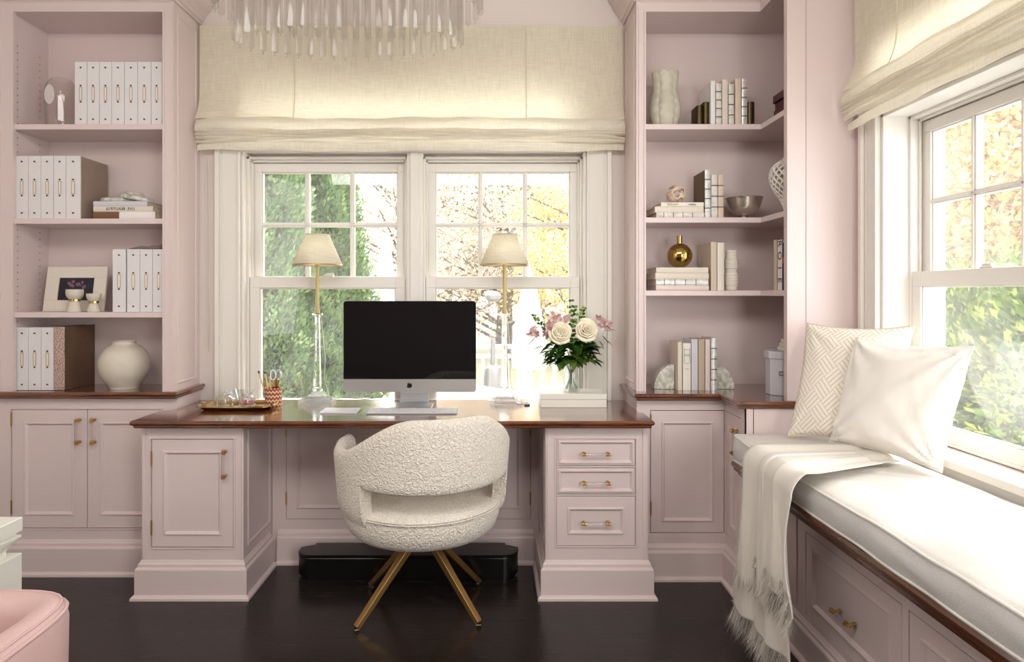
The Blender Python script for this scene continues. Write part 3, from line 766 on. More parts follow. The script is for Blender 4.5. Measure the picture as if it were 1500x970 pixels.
blind('roman_blind', 'cream linen roman blind over the window bench', FX(XR), .75, 2.70, 2.70, 2.20, 2.035, .045, [2.40, 1.5])
mb = MB(); mb.tube([(-1.473, 3.262, 2.04), (-1.474, 3.266, 1.5), (-1.470, 3.268, 1.06), (-1.462, 3.268, 1.04), (-1.456, 3.268, 1.06), (-1.458, 3.266, 1.5), (-1.459, 3.262, 2.04)], .0018, 5)
tag(build(mb, 'blind_cord', WARMW), 'thin looped pull cord hanging below the wide blind', 'cord')
mb = MB()
# ------------------------------------------------------------------ binders
def make_binder(label, w=.058, h=.305, d=.215, group='white binders'):
    t = thing('binder', label, 'binder', (0, 0, 0), group)
    mb = MB(); mb.box(-w / 2 + .0015, w / 2 - .0015, .004, d, .003, h - .003, 0); build(mb, 'pages', WARMW, t, local=True)
    mb = MB(); mb.box(-w / 2, w / 2, 0, .004, 0, h); mb.box(-w / 2, -w / 2 + .0025, .002, d + .004, 0, h); mb.box(w / 2 - .0025, w / 2, .002, d + .004, 0, h)
    build(mb, 'cover', BINDER, t, local=True, bevel=.001)
    F0 = Frame((0, 0, 0), (1, 0, 0), (0, -1, 0))
    for z in (.028, .112, .19, .277):
        mb = MB(); mb.lathe([(.0001, -.002), (.0042, -.0015), (.0042, .001), (.0001, .002)], 10); mb.v = [Vector((v.x, -.0015 - v.z, z + v.y)) for v in mb.v]
        build(mb, 'rivet', RIVET, t, local=True)
    mb = MB(); 
    face_frame(mb, F0, (-.0068, .0068), (.119, .183), [(-.0052, .0052, .1215, .1805)], 0, .0018, 0); lbox(mb, F0, -.0052, .0052, .1215, .1805, 0, .0006, 1)
    build(mb, 'label_holder', [BRASS, WHITEL], t, local=True)
    return t
first = None
def binders(xs, zshelf, h, y, group, labels, d=.215):
    global first
    out = []
    for k, (a, b) in enumerate(xs):
        X0, X1 = ax(a, y), ax(b, y)
        if first is None:
            first = make_binder(labels[k]); o = first
            o.location = ((X0 + X1) / 2, y, zshelf + .0005)
        else:
            o = dup(first, (0, 0, 0), labels[k])
            o.location = ((X0 + X1) / 2, y, zshelf + .0005)
        o['group'] = group; o['label'] = labels[k]
        o.scale = ((X1 - X0 - .001) / .058, d / .215, h / .305); out.append(o)
    return out
e = [109.3, 127.6, 145.6, 163.8, 182.3, 201.8, 221.3, 238.0]
ordn = ['first', 'second', 'third', 'fourth', 'fifth', 'sixth', 'seventh']
binders([(e[i], e[i + 1] - .4) for i in range(7)], ZS[0], .302, 3.035, 'white binders on the top shelf',
        ['white binder on the top shelf, standing against the glass vessel' if i == 0 else f'white binder on the top shelf, {ordn[i]} one along from the glass vessel' for i in range(7)])
e = [23, 41.5, 60, 78.6, 96.8, 118]
binders([(e[i], e[i + 1] - .4) for i in range(5)], ZS[1], .300, 3.03, 'white binders on the second shelf',
        [f'white binder on the shelf with the marble chain, {ordn[4 - i]} one out from the shade-tinted end' if i < 4 else 'white binder showing its tan side of painted shade, beside the books under the marble chain' for i in range(5)])
binders([(164.8, 184), (186, 204.6), (205, 223.2), (223.6, 241)], ZS[2], .300, 3.035, 'white binders beside the photo frame',
        ['white binder standing slightly apart, next to the framed photo', 'white binder just after the gap on the photo shelf', 'white binder in the middle of three under the mauve cloth', 'white binder under the mauve cloth, partly behind the bookcase edge'])
e = [23.2, 41.6, 60.2, 79]
binders([(e[i], e[i + 1] - .4) for i in range(3)], ZCT + .001, .300, 3.035, 'white binders on the walnut counter',
        ['white binder on the counter at the bookcase side wall', 'white binder on the counter between two others', 'white binder on the counter touching the bronze sequined binder'])
mb = MB(); q_ = ax(117.6, 3.03); mb.box(q_ - .0006, q_ + .0006, 3.036, 3.245, ZS[1] + .002, ZS[1] + .299); o_ = build(mb, 'side_shade', BINDER_SHADE, None)  # thin tan sheet: shade on the white binder's side, painted as colour
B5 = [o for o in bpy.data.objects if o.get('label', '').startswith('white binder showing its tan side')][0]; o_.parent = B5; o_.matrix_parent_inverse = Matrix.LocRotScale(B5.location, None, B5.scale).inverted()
# sequined binder
t = thing('sequined_binder', 'bronze sequined binder with brown cloth sides on the walnut counter', 'binder', (ax(87.5, 3.035), 3.14, ZCT + .001))
x0, x1 = ax(79.6, 3.035), ax(95.2, 3.035)
mb = MB(); mb.box(x0, x1, 3.03, 3.036, ZCT + .001, ZCT + .305); build(mb, 'spine', SEQUIN, t, bevel=.003)
mb = MB(); mb.box(x0, x0 + .004, 3.036, 3.262, ZCT + .001, ZCT + .305); mb.box(x1 - .004, x1, 3.036, 3.262, ZCT + .001, ZCT + .305); build(mb, 'cover', SEQUIN2, t)
mb = MB(); mb.box(x0 + .004, x1 - .004, 3.037, 3.255, ZCT + .004, ZCT + .300); build(mb, 'pages', WARMW, t)

# ------------------------------------------------------------------ generic pieces
def lathe_thing(name, label, cat, x, y, z, prof, m, n=36, group=None, parts=()):
    if not parts:
        mb = MB(); mb.lathe(prof, n, (x, y, z)); return tag(build(mb, name, m, org=(x, y, z)), label, cat, group)
def smooth_prof(pts, k=5):
    """catmull-rom through (r, z) points"""
    out = []; P = [pts[0]] + list(pts) + [pts[-1]]
    for i in range(1, len(P) - 2):
        for s in range(k):
            t = s / k; a, b, c, d = P[i - 1], P[i], P[i + 1], P[i + 2]
            out.append(tuple(.5 * ((2 * b[q]) + (-a[q] + c[q]) * t + (2 * a[q] - 5 * b[q] + 4 * c[q] - d[q]) * t * t + (-a[q] + 3 * b[q] - 3 * c[q] + d[q]) * t ** 3) for q in (0, 1)))
    out.append(tuple(pts[-1])); return [(max(r, .0001), z) for r, z in out]

# round vase on the counter
y = 3.12; S = y / F_PX
c = ax(182.5, y)
p = smooth_prof([(.066, 0), (.070, .012), (.082, .03), (.105, .07), (.114, .115), (.108, .155), (.085, .193), (.056, .213), (.050, .222), (.054, .232)])
p += [(.049, .231), (.045, .22), (.05, .208), (.09, .17), (.09, .08), (.001, .03)]
lathe_thing('round_vase', 'large round matte white vase with a narrow collar on the walnut counter', 'vase', c, y, ZCT + .0005, p, CERAM, 48)

# glass vessel with an oval window
y = 3.13; c = ax(90, y); H = .245
t = thing('glass_vessel', 'clear glass vessel with a pale oval standing before the top-shelf binders', 'vase', (c, y, ZS[0]))
p = smooth_prof([(.062, .0), (.068, .02), (.071, .10), (.072, .17), (.066, .215), (.05, .238), (.044, .246)]); q = [(r - .004, z + .004) for r, z in p[::-1]]
mb = MB(); mb.lathe(p + q[:-2] + [(.0001, .006)], 40, (c, y, ZS[0] + .0005)); build(mb, 'vessel_body', ROD, t)
mb = MB(); cc = Vector((c - .008, y - .0745, ZS[0] + .155)); mb.rings([[cc + Vector((.024 * math.cos(2 * PI * k / 28), d + .012 * (math.cos(2 * PI * k / 28)) ** 2 * 0, .047 * math.sin(2 * PI * k / 28))) for k in range(28)] for d in (.003, 0)], 0, False)
build(mb, 'oval_medallion', mat('pearl', (.80, .77, .76), .3), t)

# ------------------------------------------------------------------ books
PAPER = mat('page_edges', (.86, .82, .74), .8, bump=.3, scale=300, stretch=(1, 1, 8))
BOOKM = {k: mat('cloth_' + k, c, .65, bump=.12, scale=250, var=.03) for k, c in dict(
    cream=(.86, .82, .76), ivory=(.90, .88, .83), tan=(.72, .66, .56), lavender=(.80, .79, .82), rose=(.86, .79, .765), grey=(.70, .66, .65), warm=(.83, .76, .68),
    brown=(.46, .33, .22), white=(.90, .89, .88), maroon=(.33, .16, .17), black=(.07, .06, .06), bronze=(.40, .33, .24)).items()}
MARB = mat('marbled_vellum', (.84, .82, .79), .5, bump=.3, scale=40, var=.18, detail=6)
MARBS = mat('silvered_vellum', (.80, .80, .79), .3, .35, bump=.3, scale=50, var=.2, detail=6)
BAND = mat('dark_band', (.33, .31, .31), .5)
INK = mat('ink', (.22, .22, .24), .7); INKG = mat('green_ink', (.50, .58, .47), .7); INKR = mat('red_ink', (.75, .22, .15), .6)
def book_upright(label, x0, x1, y, z, h, m, d=.17, bands=0, group=None, lean=0, side=None):
    """spine towards the camera at depth y"""
    t = thing('book', label, 'book', ((x0 + x1) / 2, y, z), group)
    w = x1 - x0 - .0006; X = (x0 + x1) / 2; cb = .0018
    mb = MB(); mb.box(X - w / 2, X - w / 2 + cb, y + .003, y + d, z, z + h, 1 if side else 0); mb.box(X + w / 2 - cb, X + w / 2, y + .003, y + d, z, z + h)
    R = []
    for zz in (z, z + h):
        R.append([(X - w / 2 * math.cos(a), y + .004 - .004 * math.sin(a), zz) for a in [PI * k / 6 for k in range(7)]] + [(X + w / 2, y + .006, zz), (X - w / 2, y + .006, zz)])
    mb.rings(R, 0, False); build(mb, 'cover', [m, side or m], t)
    mb = MB(); mb.box(X - w / 2 + cb, X + w / 2 - cb, y + .006, y + d - .004, z + .003, z + h - .003); build(mb, 'pages', PAPER, t)
    if bands:
        for k in range(1, bands + 1):
            zz = z + h * k / (bands + 1); mb = MB()
            mb.rings([[(X - (w / 2 + .0006) * math.cos(a), y + .004 - .0058 * math.sin(a), q) for a in [PI * j / 6 for j in range(7)]] for q in (zz - .0022, zz + .0022)], 0, False); build(mb, 'raised_band', BAND, t)
    return t
def book_flat(label, x0, x1, y, z0, z1, m, d=.16, bands=0, group=None, half=None, words=()):
    t = thing('book', label, 'book', ((x0 + x1) / 2, y + d / 2, z0), group)
    z1 -= .0006; cb = .002
    mb = MB(); mb.box(x0, x1, y + .003, y + d, z0, z0 + cb); mb.box(x0, x1, y + .003, y + d, z1 - cb, z1)
    R = []
    zc, hh = (z0 + z1) / 2, (z1 - z0) / 2
    def prof(x, k=0): return [(x, y + .004 - (.004 + k) * math.sin(a), zc - (hh + k) * math.cos(a)) for a in [PI * j / 6 for j in range(7)]] + [(x, y + .006, z1), (x, y + .006, z0)]
    mb.rings([prof(x0), prof(x1)], 0, False); build(mb, 'cover', m, t)
    mb = MB(); mb.box(x0 + .003, x1 - .003, y + .006, y + d - .004, z0 + cb, z1 - cb); build(mb, 'pages', PAPER, t)
    if bands:
        for k in range(1, bands + 1):
            xx = x0 + (x1 - x0) * k / (bands + 1) - .01; mb = MB(); mb.rings([prof(xx - .0016, .0006), prof(xx + .0016, .0006)], 0, False); build(mb, 'raised_band', BAND, t)
    if half:
        mb = MB(); mb.rings([prof(x0 - .0003, .0005), prof(x0 + (x1 - x0) * .42, .0005)], 0, False); build(mb, 'spine_wrap', half, t)
    for w_, uu, s, mm in words: text(w_, FY(y), uu, zc, .0006, s, mm, t)
    return t
Z2 = ZS[1] + .0005; y = 3.045
book_flat('lowest book of the stack under the marble chain, half brown half white', ax(136.5, y), ax(227, y), y, Z2, az(309.8, y), BOOKM['white'], d=.2, half=BOOKM['brown'])
book_flat('cream book with long mirrored lettering in the middle of the marble chain stack', ax(136.5, y), ax(224, y), y, az(309.8, y), az(302, y), BOOKM['cream'], d=.2, words=[('LIVE  BEAUTIFUL', ax(176, y), .019, INK)])
book_flat('thin pale book on top of the stack, directly under the marble chain', ax(136.5, y), ax(215.5, y), y, az(302, y), az(294.5, y), BOOKM['lavender'], d=.19)
# marble chain: three interlocked links
t = thing('marble_chain', 'three interlocked links of cream marble lying on the stacked books', 'ornament', (ax(190, 3.13), 3.12, az(294.5, 3.045)))
zt = az(294.5, 3.045) + .0005
def link_mb(cx, cy, cz, a, b, r, rx, ry, rz):
    E = Matrix.Rotation(rz, 3, 'Z') @ Matrix.Rotation(rx, 3, 'X') @ Matrix.Rotation(ry, 3, 'Y')
    pts = []
    for k in range(36):
        q = 2 * PI * k / 36; pts.append(Vector((cx, cy, cz)) + E @ Vector((a * math.cos(q), b * math.sin(q), 0)))
    mb = MB(); mb.tube(pts, r, 10, closed=True); return mb
for a in ((ax(173, 3.13), 3.13, zt + .0125, .067, .045, .012, 0, .0, .1), (ax(193, 3.12), 3.125, zt + .037, .046, .038, .0115, .25, .22, -.2), (ax(207, 3.12), 3.12, zt + .019, .052, .04, .0115, -.05, .20, -.3)):
    build(link_mb(*a), 'link', MARBLE, t)

# photo frame leaning back, and two gilt-ringed bowls
y = 3.13
t = thing('photo_frame', 'cream photo frame with a small dark picture leaning on the third shelf', 'photo frame', (ax(106, y), y, ZS[2]))
fw, fh = ax(154, y) - ax(62, y), .225; lean = math.radians(10)
FF = Frame(Vector((ax(62, y), y + .0, ZS[2] + .001)), (math.cos(-.05), math.sin(-.05), 0), (0, -math.cos(lean), math.sin(lean))); FF.V = Vector((0, math.sin(lean), math.cos(lean)))
mb = MB(); o = (fw * .215, fw * .795, fh * .25, fh * .75)
face_frame(mb, FF, (0, fw), (0, fh), [o], -.012, 0); build(mb, 'frame_border', WARMW, t, bevel=.0015)
mb = MB(); lbox(mb, FF, o[0] - .001, o[1] + .001, o[2] - .001, o[3] + .001, -.010, -.006); build(mb, 'photograph', mat('dark_photo', (.12, .12, .17), .35, var=.5, scale=20), t)
mb = MB(); random.seed(3)
for k in range(12):
    u, v = o[0] + fw * (.15 + .32 * random.random()), o[2] + fh * (.2 + .22 * random.random()); r = .006 + .004 * random.random()
    mb.rings([[FF.p(u + r * math.cos(q * PI / 5), v + r * math.sin(q * PI / 5), n) for q in range(10)] for n in (-.006, -.0056 + k * .00002)], 0, False)
build(mb, 'photographed_flowers', mat('mauve_print', (.50, .33, .44), .5, var=.3, scale=90), t)
for px, yb, yt, rr, lab in ((109.5, 457.4, 424, .036, 'taller white bowl with a gold ring on a flared foot, before the photo frame'), (137.5, 457.4, 430, .031, 'shorter white bowl with a gold ring on a flared foot, before the photo frame')):
    y = 3.06; c = ax(px, y); z = ZS[2] + .0005; H = az(yt, y) - z; g = H * .48
    t = thing('footed_bowl', lab, 'bowl', (c, y, z), 'gold-ringed bowls')
    mb = MB(); mb.lathe([(.0001, 0), (rr * .92, 0), (rr * .95, .006), (rr * .78, g * .5), (rr * .62, g - .006), (rr * .6, g), (.0001, g)], 28, (c, y, z)); build(mb, 'foot', CERAM, t)
    mb = MB(); mb.lathe([(rr * .60, g - .001), (rr * .70, g), (rr * .70, g + .009), (rr * .60, g + .010)], 28, (c, y, z)); build(mb, 'ring', GOLD, t)
    mb = MB(); mb.lathe(smooth_prof([(rr * .55, g + .006), (rr * .8, g + .014), (rr * 1.02, g + .03), (rr * 1.04, H)], 4) + [(rr * .98, H), (rr * .9, g + .03), (.0001, g + .014)], 28, (c, y, z)); build(mb, 'bowl', CERAM, t)
# mauve cloth on the binders
t = MB()
def f(u, v): 
    x = ax(196, 3.1) + u * (ax(240, 3.1) - ax(196, 3.1)); yy = 3.06 + v * .14
    return (x, yy, ZS[2] + .304 + .03 * abs(noise.noise((u * 3, v * 2, 1))) * math.sin(v * PI) * (.4 + u) + .012 * math.sin(PI * v))
t.grid(f, 30, 16); tag(build(t, 'folded_cloth', mat('mauve_silk', (.50, .40, .42), .7, sheen=.3), solid=.002, fix=False), 'crumpled mauve cloth lying on the binders beside the photo frame', 'cloth')

# ------------------------------------------------------------------ corner bookcase contents
ZA, ZBk, ZCk = ZSR[0] + .0005, ZSR[1] + .0005, ZSR[2] + .0005
# ruffled vase
y = 3.12; c = ax(974, y)
def ruff(u, v):
    a = 2 * PI * u; z = v * .275
    base = .052 + .022 * math.sin(min(1, v * 1.5) * PI) * (1 - .4 * v) + .012 * v ** 3
    lobe = 1 + .13 * abs(math.cos(2.5 * a + .9)) ** .7 - .06 + .05 * math.sin(z * 150 + a) * (1 - abs(math.cos(2.5 * a + .9)))
    r = base * lobe; top = .007 * math.cos(10 * a) * v ** 6
    return (c + r * math.cos(a) * .98, y + r * math.sin(a) * .8, ZA + z + top)
mb = MB(); mb.grid(ruff, 120, 60, wrap_u=True); mb.lathe([(.0001, .001), (.045, .001), (.045, .004), (.0001, .004)], 24, (c, y, ZA))
tag(build(mb, 'ruffled_vase', mat('sage_ceramic', (.76, .74, .67), .4, var=.05, scale=30), solid=.003, org=(c, y, ZA)), 'tall ruffled grey-white ceramic vase on the top corner shelf', 'vase')
# bronze bookends
def bookend(label, x0, x1, bx0, bx1, y, z, flip):
    t = thing('bronze_bookend', label, 'bookend', ((x0 + x1) / 2, y + .06, z), 'bronze bookends')
    mb = MB(); mb.box(min(bx0, x0), max(bx1, x1), y, y + .11, z, z + .010); build(mb, 'foot', BRONZE, t, bevel=.002)
    w = x1 - x0; n = 2 if w > .04 else 1
    for k in range(n):
        a = x0 + w * k / n; b = x0 + w * (k + 1) / n; h = .117 - (.016 * (n - 1 - k))
        mb = MB(); R = [[((a + b) / 2 - (b - a) / 2 * .96 * math.cos(q), y + .018 - .012 * math.sin(q), zz) for q in [PI * j / 8 for j in range(9)]] + [(b - .0008, y + .10, zz), (a + .0008, y + .10, zz)] for zz in (z + .010, z + h)]
        mb.rings(R, 0, True); build(mb, 'cast_book', BRONZE, t)
    return t
y = 3.05
bookend('dark bronze bookend shaped like two small books, nearest the ruffled vase', ax(1022, y), ax(1040.6, y), ax(1010, y), ax(1040, y), y, ZA, 0)
bookend('dark bronze bookend shaped like one book, holding the far end of the top row', ax(1095.5, y), ax(1107.5, y), ax(1096, y), ax(1124, y), y, ZA, 1)
for a, b, tp, m, bd, lab in ((1041.2, 1048.2, 118.5, 'white', 0, 'plain white book in the top row, against the double bronze bookend'), (1049, 1057.3, 122, 'grey', 4, 'grey marbled book, second from the double bronze bookend'),
        (1058, 1066.7, 116.5, 'cream', 0, 'plain cream book in the top row between two banded books'), (1067.6, 1075.6, 123, 'marb', 3, 'shortest white banded book in the top row'),
        (1077, 1086.2, 115, 'warm', 0, 'warm beige book standing beside the tall silver banded one'), (1086.6, 1095, 115.5, 'silv', 4, 'tall silvered book with dark bands against the single bronze bookend')):
    mm = {'marb': MARB, 'silv': MARBS}.get(m) or BOOKM[m]
    if m == 'grey': mm = MARB
    book_upright(lab, ax(a, 3.04), ax(b, 3.04), 3.04, ZA, az(tp, 3.04) - ZA, mm, bands=bd, group='books between the bronze bookends')
# maroon stack on the side arm of the top shelf
y = 2.86
for k, (dx_, lab) in enumerate(((0, 'lowest maroon book stacked at the edge of the corner unit top shelf'), (.006, 'middle maroon book stacked at the edge of the corner unit top shelf'), (-.004, 'uppermost maroon book stacked at the edge of the corner unit top shelf'))):
    x0 = 1.295 + dx_; z0_ = ZA + k * .034; z1_ = z0_ + .0335; ya_, yb_ = 2.80, 2.93
    t = thing('book', lab, 'book', (x0 + .1, 2.87, z0_), 'maroon books')
    mb = MB(); mb.box(x0, x0 + .2, ya_, yb_, z0_, z0_ + .002); mb.box(x0, x0 + .2, ya_, yb_, z1_ - .002, z1_); mb.box(x0, x0 + .003, ya_, yb_, z0_, z1_); build(mb, 'cover', BOOKM['maroon'], t)
    mb = MB(); mb.box(x0 + .003, x0 + .196, ya_ + .003, yb_ - .003, z0_ + .002, z1_ - .002); build(mb, 'pages', BOOKM['maroon'], t)
# second shelf
y = 3.035
book_flat('thick banded ivory book at the foot of the stack under the openwork ball', ax(961.5, y), ax(1031.6, y), y, ZBk, az(311, y), MARB, d=.18, bands=4)
book_flat('plain cream book in the middle of the stack under the openwork ball', ax(959.5, y), ax(1031, y), y, az(311, y), az(302.4, y), BOOKM['cream'], d=.18)
book_flat('thin white lettered book directly under the openwork ball', ax(968.5, y), ax(1031.2, y), y, az(302.4, y), az(296.2, y), BOOKM['ivory'], d=.17, words=[('beautiful', ax(985, y), .015, INKG), ('salem', ax(1014, y), .016, INK)])
zb = az(296.2, y); c = Vector((ax(990.3, 3.10), 3.10, zb + .0005 + .048))
mb = MB()
ico = []
import bmesh
bm = bmesh.new(); bmesh.ops.create_icosphere(bm, subdivisions=3, radius=.044)
random.seed(11)
kill = [f for f in bm.faces if random.random() < .0]
bmesh.ops.poke(bm, faces=[])
vsel = [v for v in bm.verts if noise.noise(v.co * 60 + Vector((3, 1, 2))) > .27]
bmesh.ops.delete(bm, geom=vsel, context='VERTS')
mb.add([v.co + c for v in bm.verts], [], 0); idx = {v.index: i for i, v in enumerate(bm.verts)}
bm.verts.index_update(); mb = MB(); mb.add([v.co * (1 + .06 * noise.noise(v.co * 90)) + c for v in bm.verts], [tuple(v.index for v in f.verts) for f in bm.faces], 0, True); bm.free()
o = build(mb, 'openwork_ball', mat('driftwood', (.83, .74, .64), .6, var=.2, scale=60), org=(c.x, c.y, zb + .0005), solid=.008, subsurf=1, fix=False)
tag(o, 'small openwork carved ball resting on the stacked books', 'ornament')
for a, b, tp, m, bd, side, lab in ((1032.4, 1041.8, 249, MARBS, 4, BOOKM['bronze'], 'tallest marbled book on the second corner shelf, its dark cover showing'), (1042.3, 1051.6, 256, MARB, 3, None, 'white banded book in the middle of three on the second corner shelf'),
        (1052.2, 1060.4, 256, BOOKM['warm'], 3, None, 'beige banded book beside the silver bowl')):
    book_upright(lab, ax(a, y), ax(b, y), y, ZBk, az(tp, y) - ZBk, m, bands=bd, side=side, group='books beside the silver bowl')
yy = 3.12; c = ax(1090, yy)
t = thing('silver_bowl', 'footed silver bowl on the second corner shelf', 'bowl', (c, yy, ZBk))
H = az(290.5, yy) - ZBk
mb = MB(); mb.lathe([(.0001, .0), (.030, .0), (.031, .004), (.022, .010), (.014, .016), (.012, .020), (.0001, .020)], 32, (c, yy, ZBk)); build(mb, 'foot', SILVER, t)
R = .091
mb = MB(); mb.lathe(smooth_prof([(.010, .017), (.035, .022), (.062, .042), (.075, .064), (.086, H - .004), (R, H)], 4) + [(R - .003, H), (.080, H - .008), (.06, .046), (.0001, .026)], 40, (c, yy, ZBk)); build(mb, 'bowl', SILVER, t)
# lattice jar on the side arm
yy = 2.875; c = ax(1164, yy)
t = thing('lattice_jar', 'white openwork lattice jar on the second shelf, half hidden by the bookcase edge', 'jar', (c, yy, ZBk))
K = yy / F_PX
zb0 = ZBk
rp = smooth_prof([(.040, .0), (.042, .02), (.058, .06), (.088, .11), (.104, .16), (.098, .205), (.066, .235), (.045, .245)], 4)
def jar_r(z):
    for (r0, z0), (r1, z1) in zip(rp, rp[1:]):
        if z0 <= z <= z1: return r0 + (r1 - r0) * (z - z0) / max(1e-6, z1 - z0)
    return rp[-1][0]
mb = MB()
for s in (-1, 1):
    for k in range(20):
        pts = [];
        for q in range(25):
            z = .012 + .225 * q / 24; a = 2 * PI * k / 20 + s * z * 9; r = jar_r(z)
            pts.append((c + r * math.cos(a), yy + r * math.sin(a), zb0 + z))
        mb.tube(pts, .0042, 5)
build(mb, 'lattice_body', WHITEL, t)
mb = MB(); mb.lathe([(.0001, 0), (.043, 0), (.044, .012), (.04, .016), (.0001, .016)], 28, (c, yy, zb0)); build(mb, 'foot', WHITEL, t)
mb = MB(); mb.lathe([(.046, .238), (.052, .242), (.05, .252), (.03, .268), (.008, .274), (.012, .286), (.0001, .292)], 28, (c, yy, zb0)); build(mb, 'lid', WHITEL, t)
# third shelf
y = 3.035
e = [425.1, 418, 409, 400, 391.6]
for k, (m, bd, x0, x1, lab) in enumerate(((BOOKM['rose'], 0, 961, 1038.6, 'lowest pinkish book in the stack under the gold bottle'), (MARBS, 4, 961, 1038, 'silver banded book second from the bottom of the gold bottle stack'),
        (BOOKM['cream'], 0, 960, 1038.4, 'plain cream book second from the top of the gold bottle stack'), (BOOKM['cream'], 0, 961.5, 1037.6, 'uppermost cream book, directly under the gold bottle'))):
    zz = ZCk if k == 0 else az(e[k], y); book_flat(lab, ax(x0, y), ax(x1, y), y, zz, az(e[k + 1], y), m, d=.18, bands=bd)
yy = 3.10; c = ax(995.5, yy); zb = az(391.6, y) + .0005; r = .0605
t = thing('gold_bottle_vase', 'round polished gold bottle vase standing on stacked books', 'vase', (c, yy, zb))
mb = MB(); mb.lathe([(.0001, 0), (.018, 0)] + [(r * math.sin(a), r - .002 - r * math.cos(a)) for a in [.35 + (PI - .35 - .22) * k / 20 for k in range(21)]] + [(.0001, 2 * r - .004)], 40, (c, yy, zb)); build(mb, 'globe', GOLD, t)
mb = MB(); mb.lathe([(.0125, 2 * r - .008), (.0125, 2 * r + .030), (.0145, 2 * r + .031), (.0145, 2 * r + .034), (.010, 2 * r + .034), (.009, 2 * r)], 24, (c, yy, zb)); build(mb, 'neck', GOLD, t)
book_upright('broad cream book with its side showing, beside the gold bottle stack', ax(1041.6, 3.04), ax(1050.3, 3.04), 3.04, ZCk, az(354.5, 3.04) - ZCk, BOOKM['warm'], d=.2)
book_upright('narrow cream book touching the white ribbed vase', ax(1051, 3.04), ax(1061, 3.04), 3.04, ZCk, az(355.5, 3.04) - ZCk, BOOKM['ivory'], d=.17)
yy = 3.08; c = ax(1071.3, yy); H = az(367, yy) - ZCk
mb = MB(); pr = [(.0001, 0), (.026, 0)]; N = 22
for k in range(N * 3 + 1):
    z = .002 + (H - .006) * k / (N * 3); big = 1.15 if .12 < z / H < .42 or .55 < z / H < .8 else 1.0
    pr.append((.0275 * big + (.0022 if k % 3 == 1 else 0), z))
pr += [(.026, H), (.022, H), (.0001, H - .01)]
mb.lathe(pr, 36, (c, yy, ZCk)); tag(build(mb, 'ribbed_vase', WARMW, org=(c, yy, ZCk)), 'white ribbed cylinder vase standing beside cream books', 'vase')
# lettered books on the side arm, spines towards the room (facing -x)
def side_book(label, ya, yb, z, h, m, xs=1.31, d=.2, wrd=None):
    t = thing('book', label, 'book', (xs + d / 2, (ya + yb) / 2, z), 'books at the edge of the corner unit')
    mb = MB(); mb.box(xs, xs + d, ya, ya + .002, z, z + h); mb.box(xs, xs + d, yb - .002, yb, z, z + h); mb.box(xs, xs + .003, ya, yb, z, z + h); build(mb, 'cover', m, t)
    mb = MB(); mb.box(xs + .003, xs + d - .004, ya + .002, yb - .002, z + .003, z + h - .003); build(mb, 'pages', PAPER, t)
    return t
XSB = 1.29
def yof(px, X=XSB): return X * F_PX / (px - VX)
ys = [yof(1133), yof(1138.5), yof(1146), yof(1156)]
h_ = az(352.5, ys[1]) - ZCk
side_book('thin cream book at the outer side of the tall lettered book', ys[1], ys[0] - .001, ZCk, az(352, ys[0]) - ZCk, BOOKM['warm'], XSB)
t = side_book('tall white book with big dark vertical letters by the bookcase edge', ys[2], ys[1] - .001, ZCk, h_, BOOKM['white'], XSB)
Fs = FX(XSB)
for k, ch in enumerate('EIOR'):
    text(ch, Fs, (ys[1] + ys[2]) / 2, ZCk + .045 + k * .055, .0008, .05, INK, t, rot=PI / 2, mirror=True)
t = side_book('black book with a red patch on its spine by the bookcase edge', ys[3], ys[2] - .001, ZCk, h_ - .015, BOOKM['black'], XSB)
mb = MB(); lbox(mb, Fs, ys[3] + .001, ys[2] - .002, ZCk + .12, ZCk + .145, 0, .001); build(mb, 'red_patch', INKR, t)
# counter: marble bookends, books, canister
y = 3.05; Z0 = ZCT + .0005
def quarter(label, x0, x1, flip):
    t = MB(); w = x1 - x0; P = [(x1 if not flip else x0, Z0)] + [((x1 - w * math.cos(a)) if not flip else (x0 + w * math.cos(a)), Z0 + .118 * math.sin(a)) for a in [PI / 2 * k / 18 for k in range(19)]]
    t.rings([[(x, yy, z) for x, z in P] for yy in (y + .03, y + .075)], 0, False)
    return tag(build(t, 'marble_bookend', MARBLE, bevel=.0015), label, 'bookend', 'marble bookends')
quarter('quarter-round marble bookend before the first cream book on the counter', ax(960.5, y), ax(990.5, y), 0)
quarter('quarter-round marble bookend behind the silver banded book on the counter', ax(1050.5, y), ax(1079.5, y), 1)
y = 3.045
for a, b, tp, m, bd, lab in ((992, 998.6, 501, 'cream', 0, 'slim cream book beside the first marble bookend'), (999.6, 1011.2, 502.8, 'ivory', 0, 'ivory book with a printed label, thickest in the counter row'), (1012, 1021.6, 497, 'lavender', 0, 'pale lavender book in the counter row'),
        (1022.4, 1031.4, 497, 'tan', 0, 'tan book in the counter row'), (1032.2, 1039.6, 497, 'rose', 0, 'pale pink lettered book in the counter row'), (1040.6, 1049.8, 495, 'silv', 4, 'silver book with dark bands beside the other marble bookend')):
    mm = MARBS if m == 'silv' else BOOKM[m]
    o = book_upright(lab, ax(a, y), ax(b, y), y - .01, Z0, az(tp, y) - Z0, mm, bands=bd, group='books between the marble bookends', d=.14)
    if m == 'ivory':
        q = MB(); Fq = FY(y - .01); c = ax(1005.4, y)
        for zz, w in ((.195, .013), (.17, .013), (.165, .011), (.128, .010), (.102, .008)): lbox(q, Fq, c - w, c + w, Z0 + zz, Z0 + zz + .0015, 0, .001)
        lbox(q, Fq, c + .0125, c + .0135, Z0 + .13, Z0 + .2, 0, .001); lbox(q, Fq, c - .0135, c - .0125, Z0 + .13, Z0 + .2, 0, .001); build(q, 'spine_label', INK, o)
yy = 2.93; c = ax(1146, yy); r = .062; H = az(524, yy) - Z0 + .0
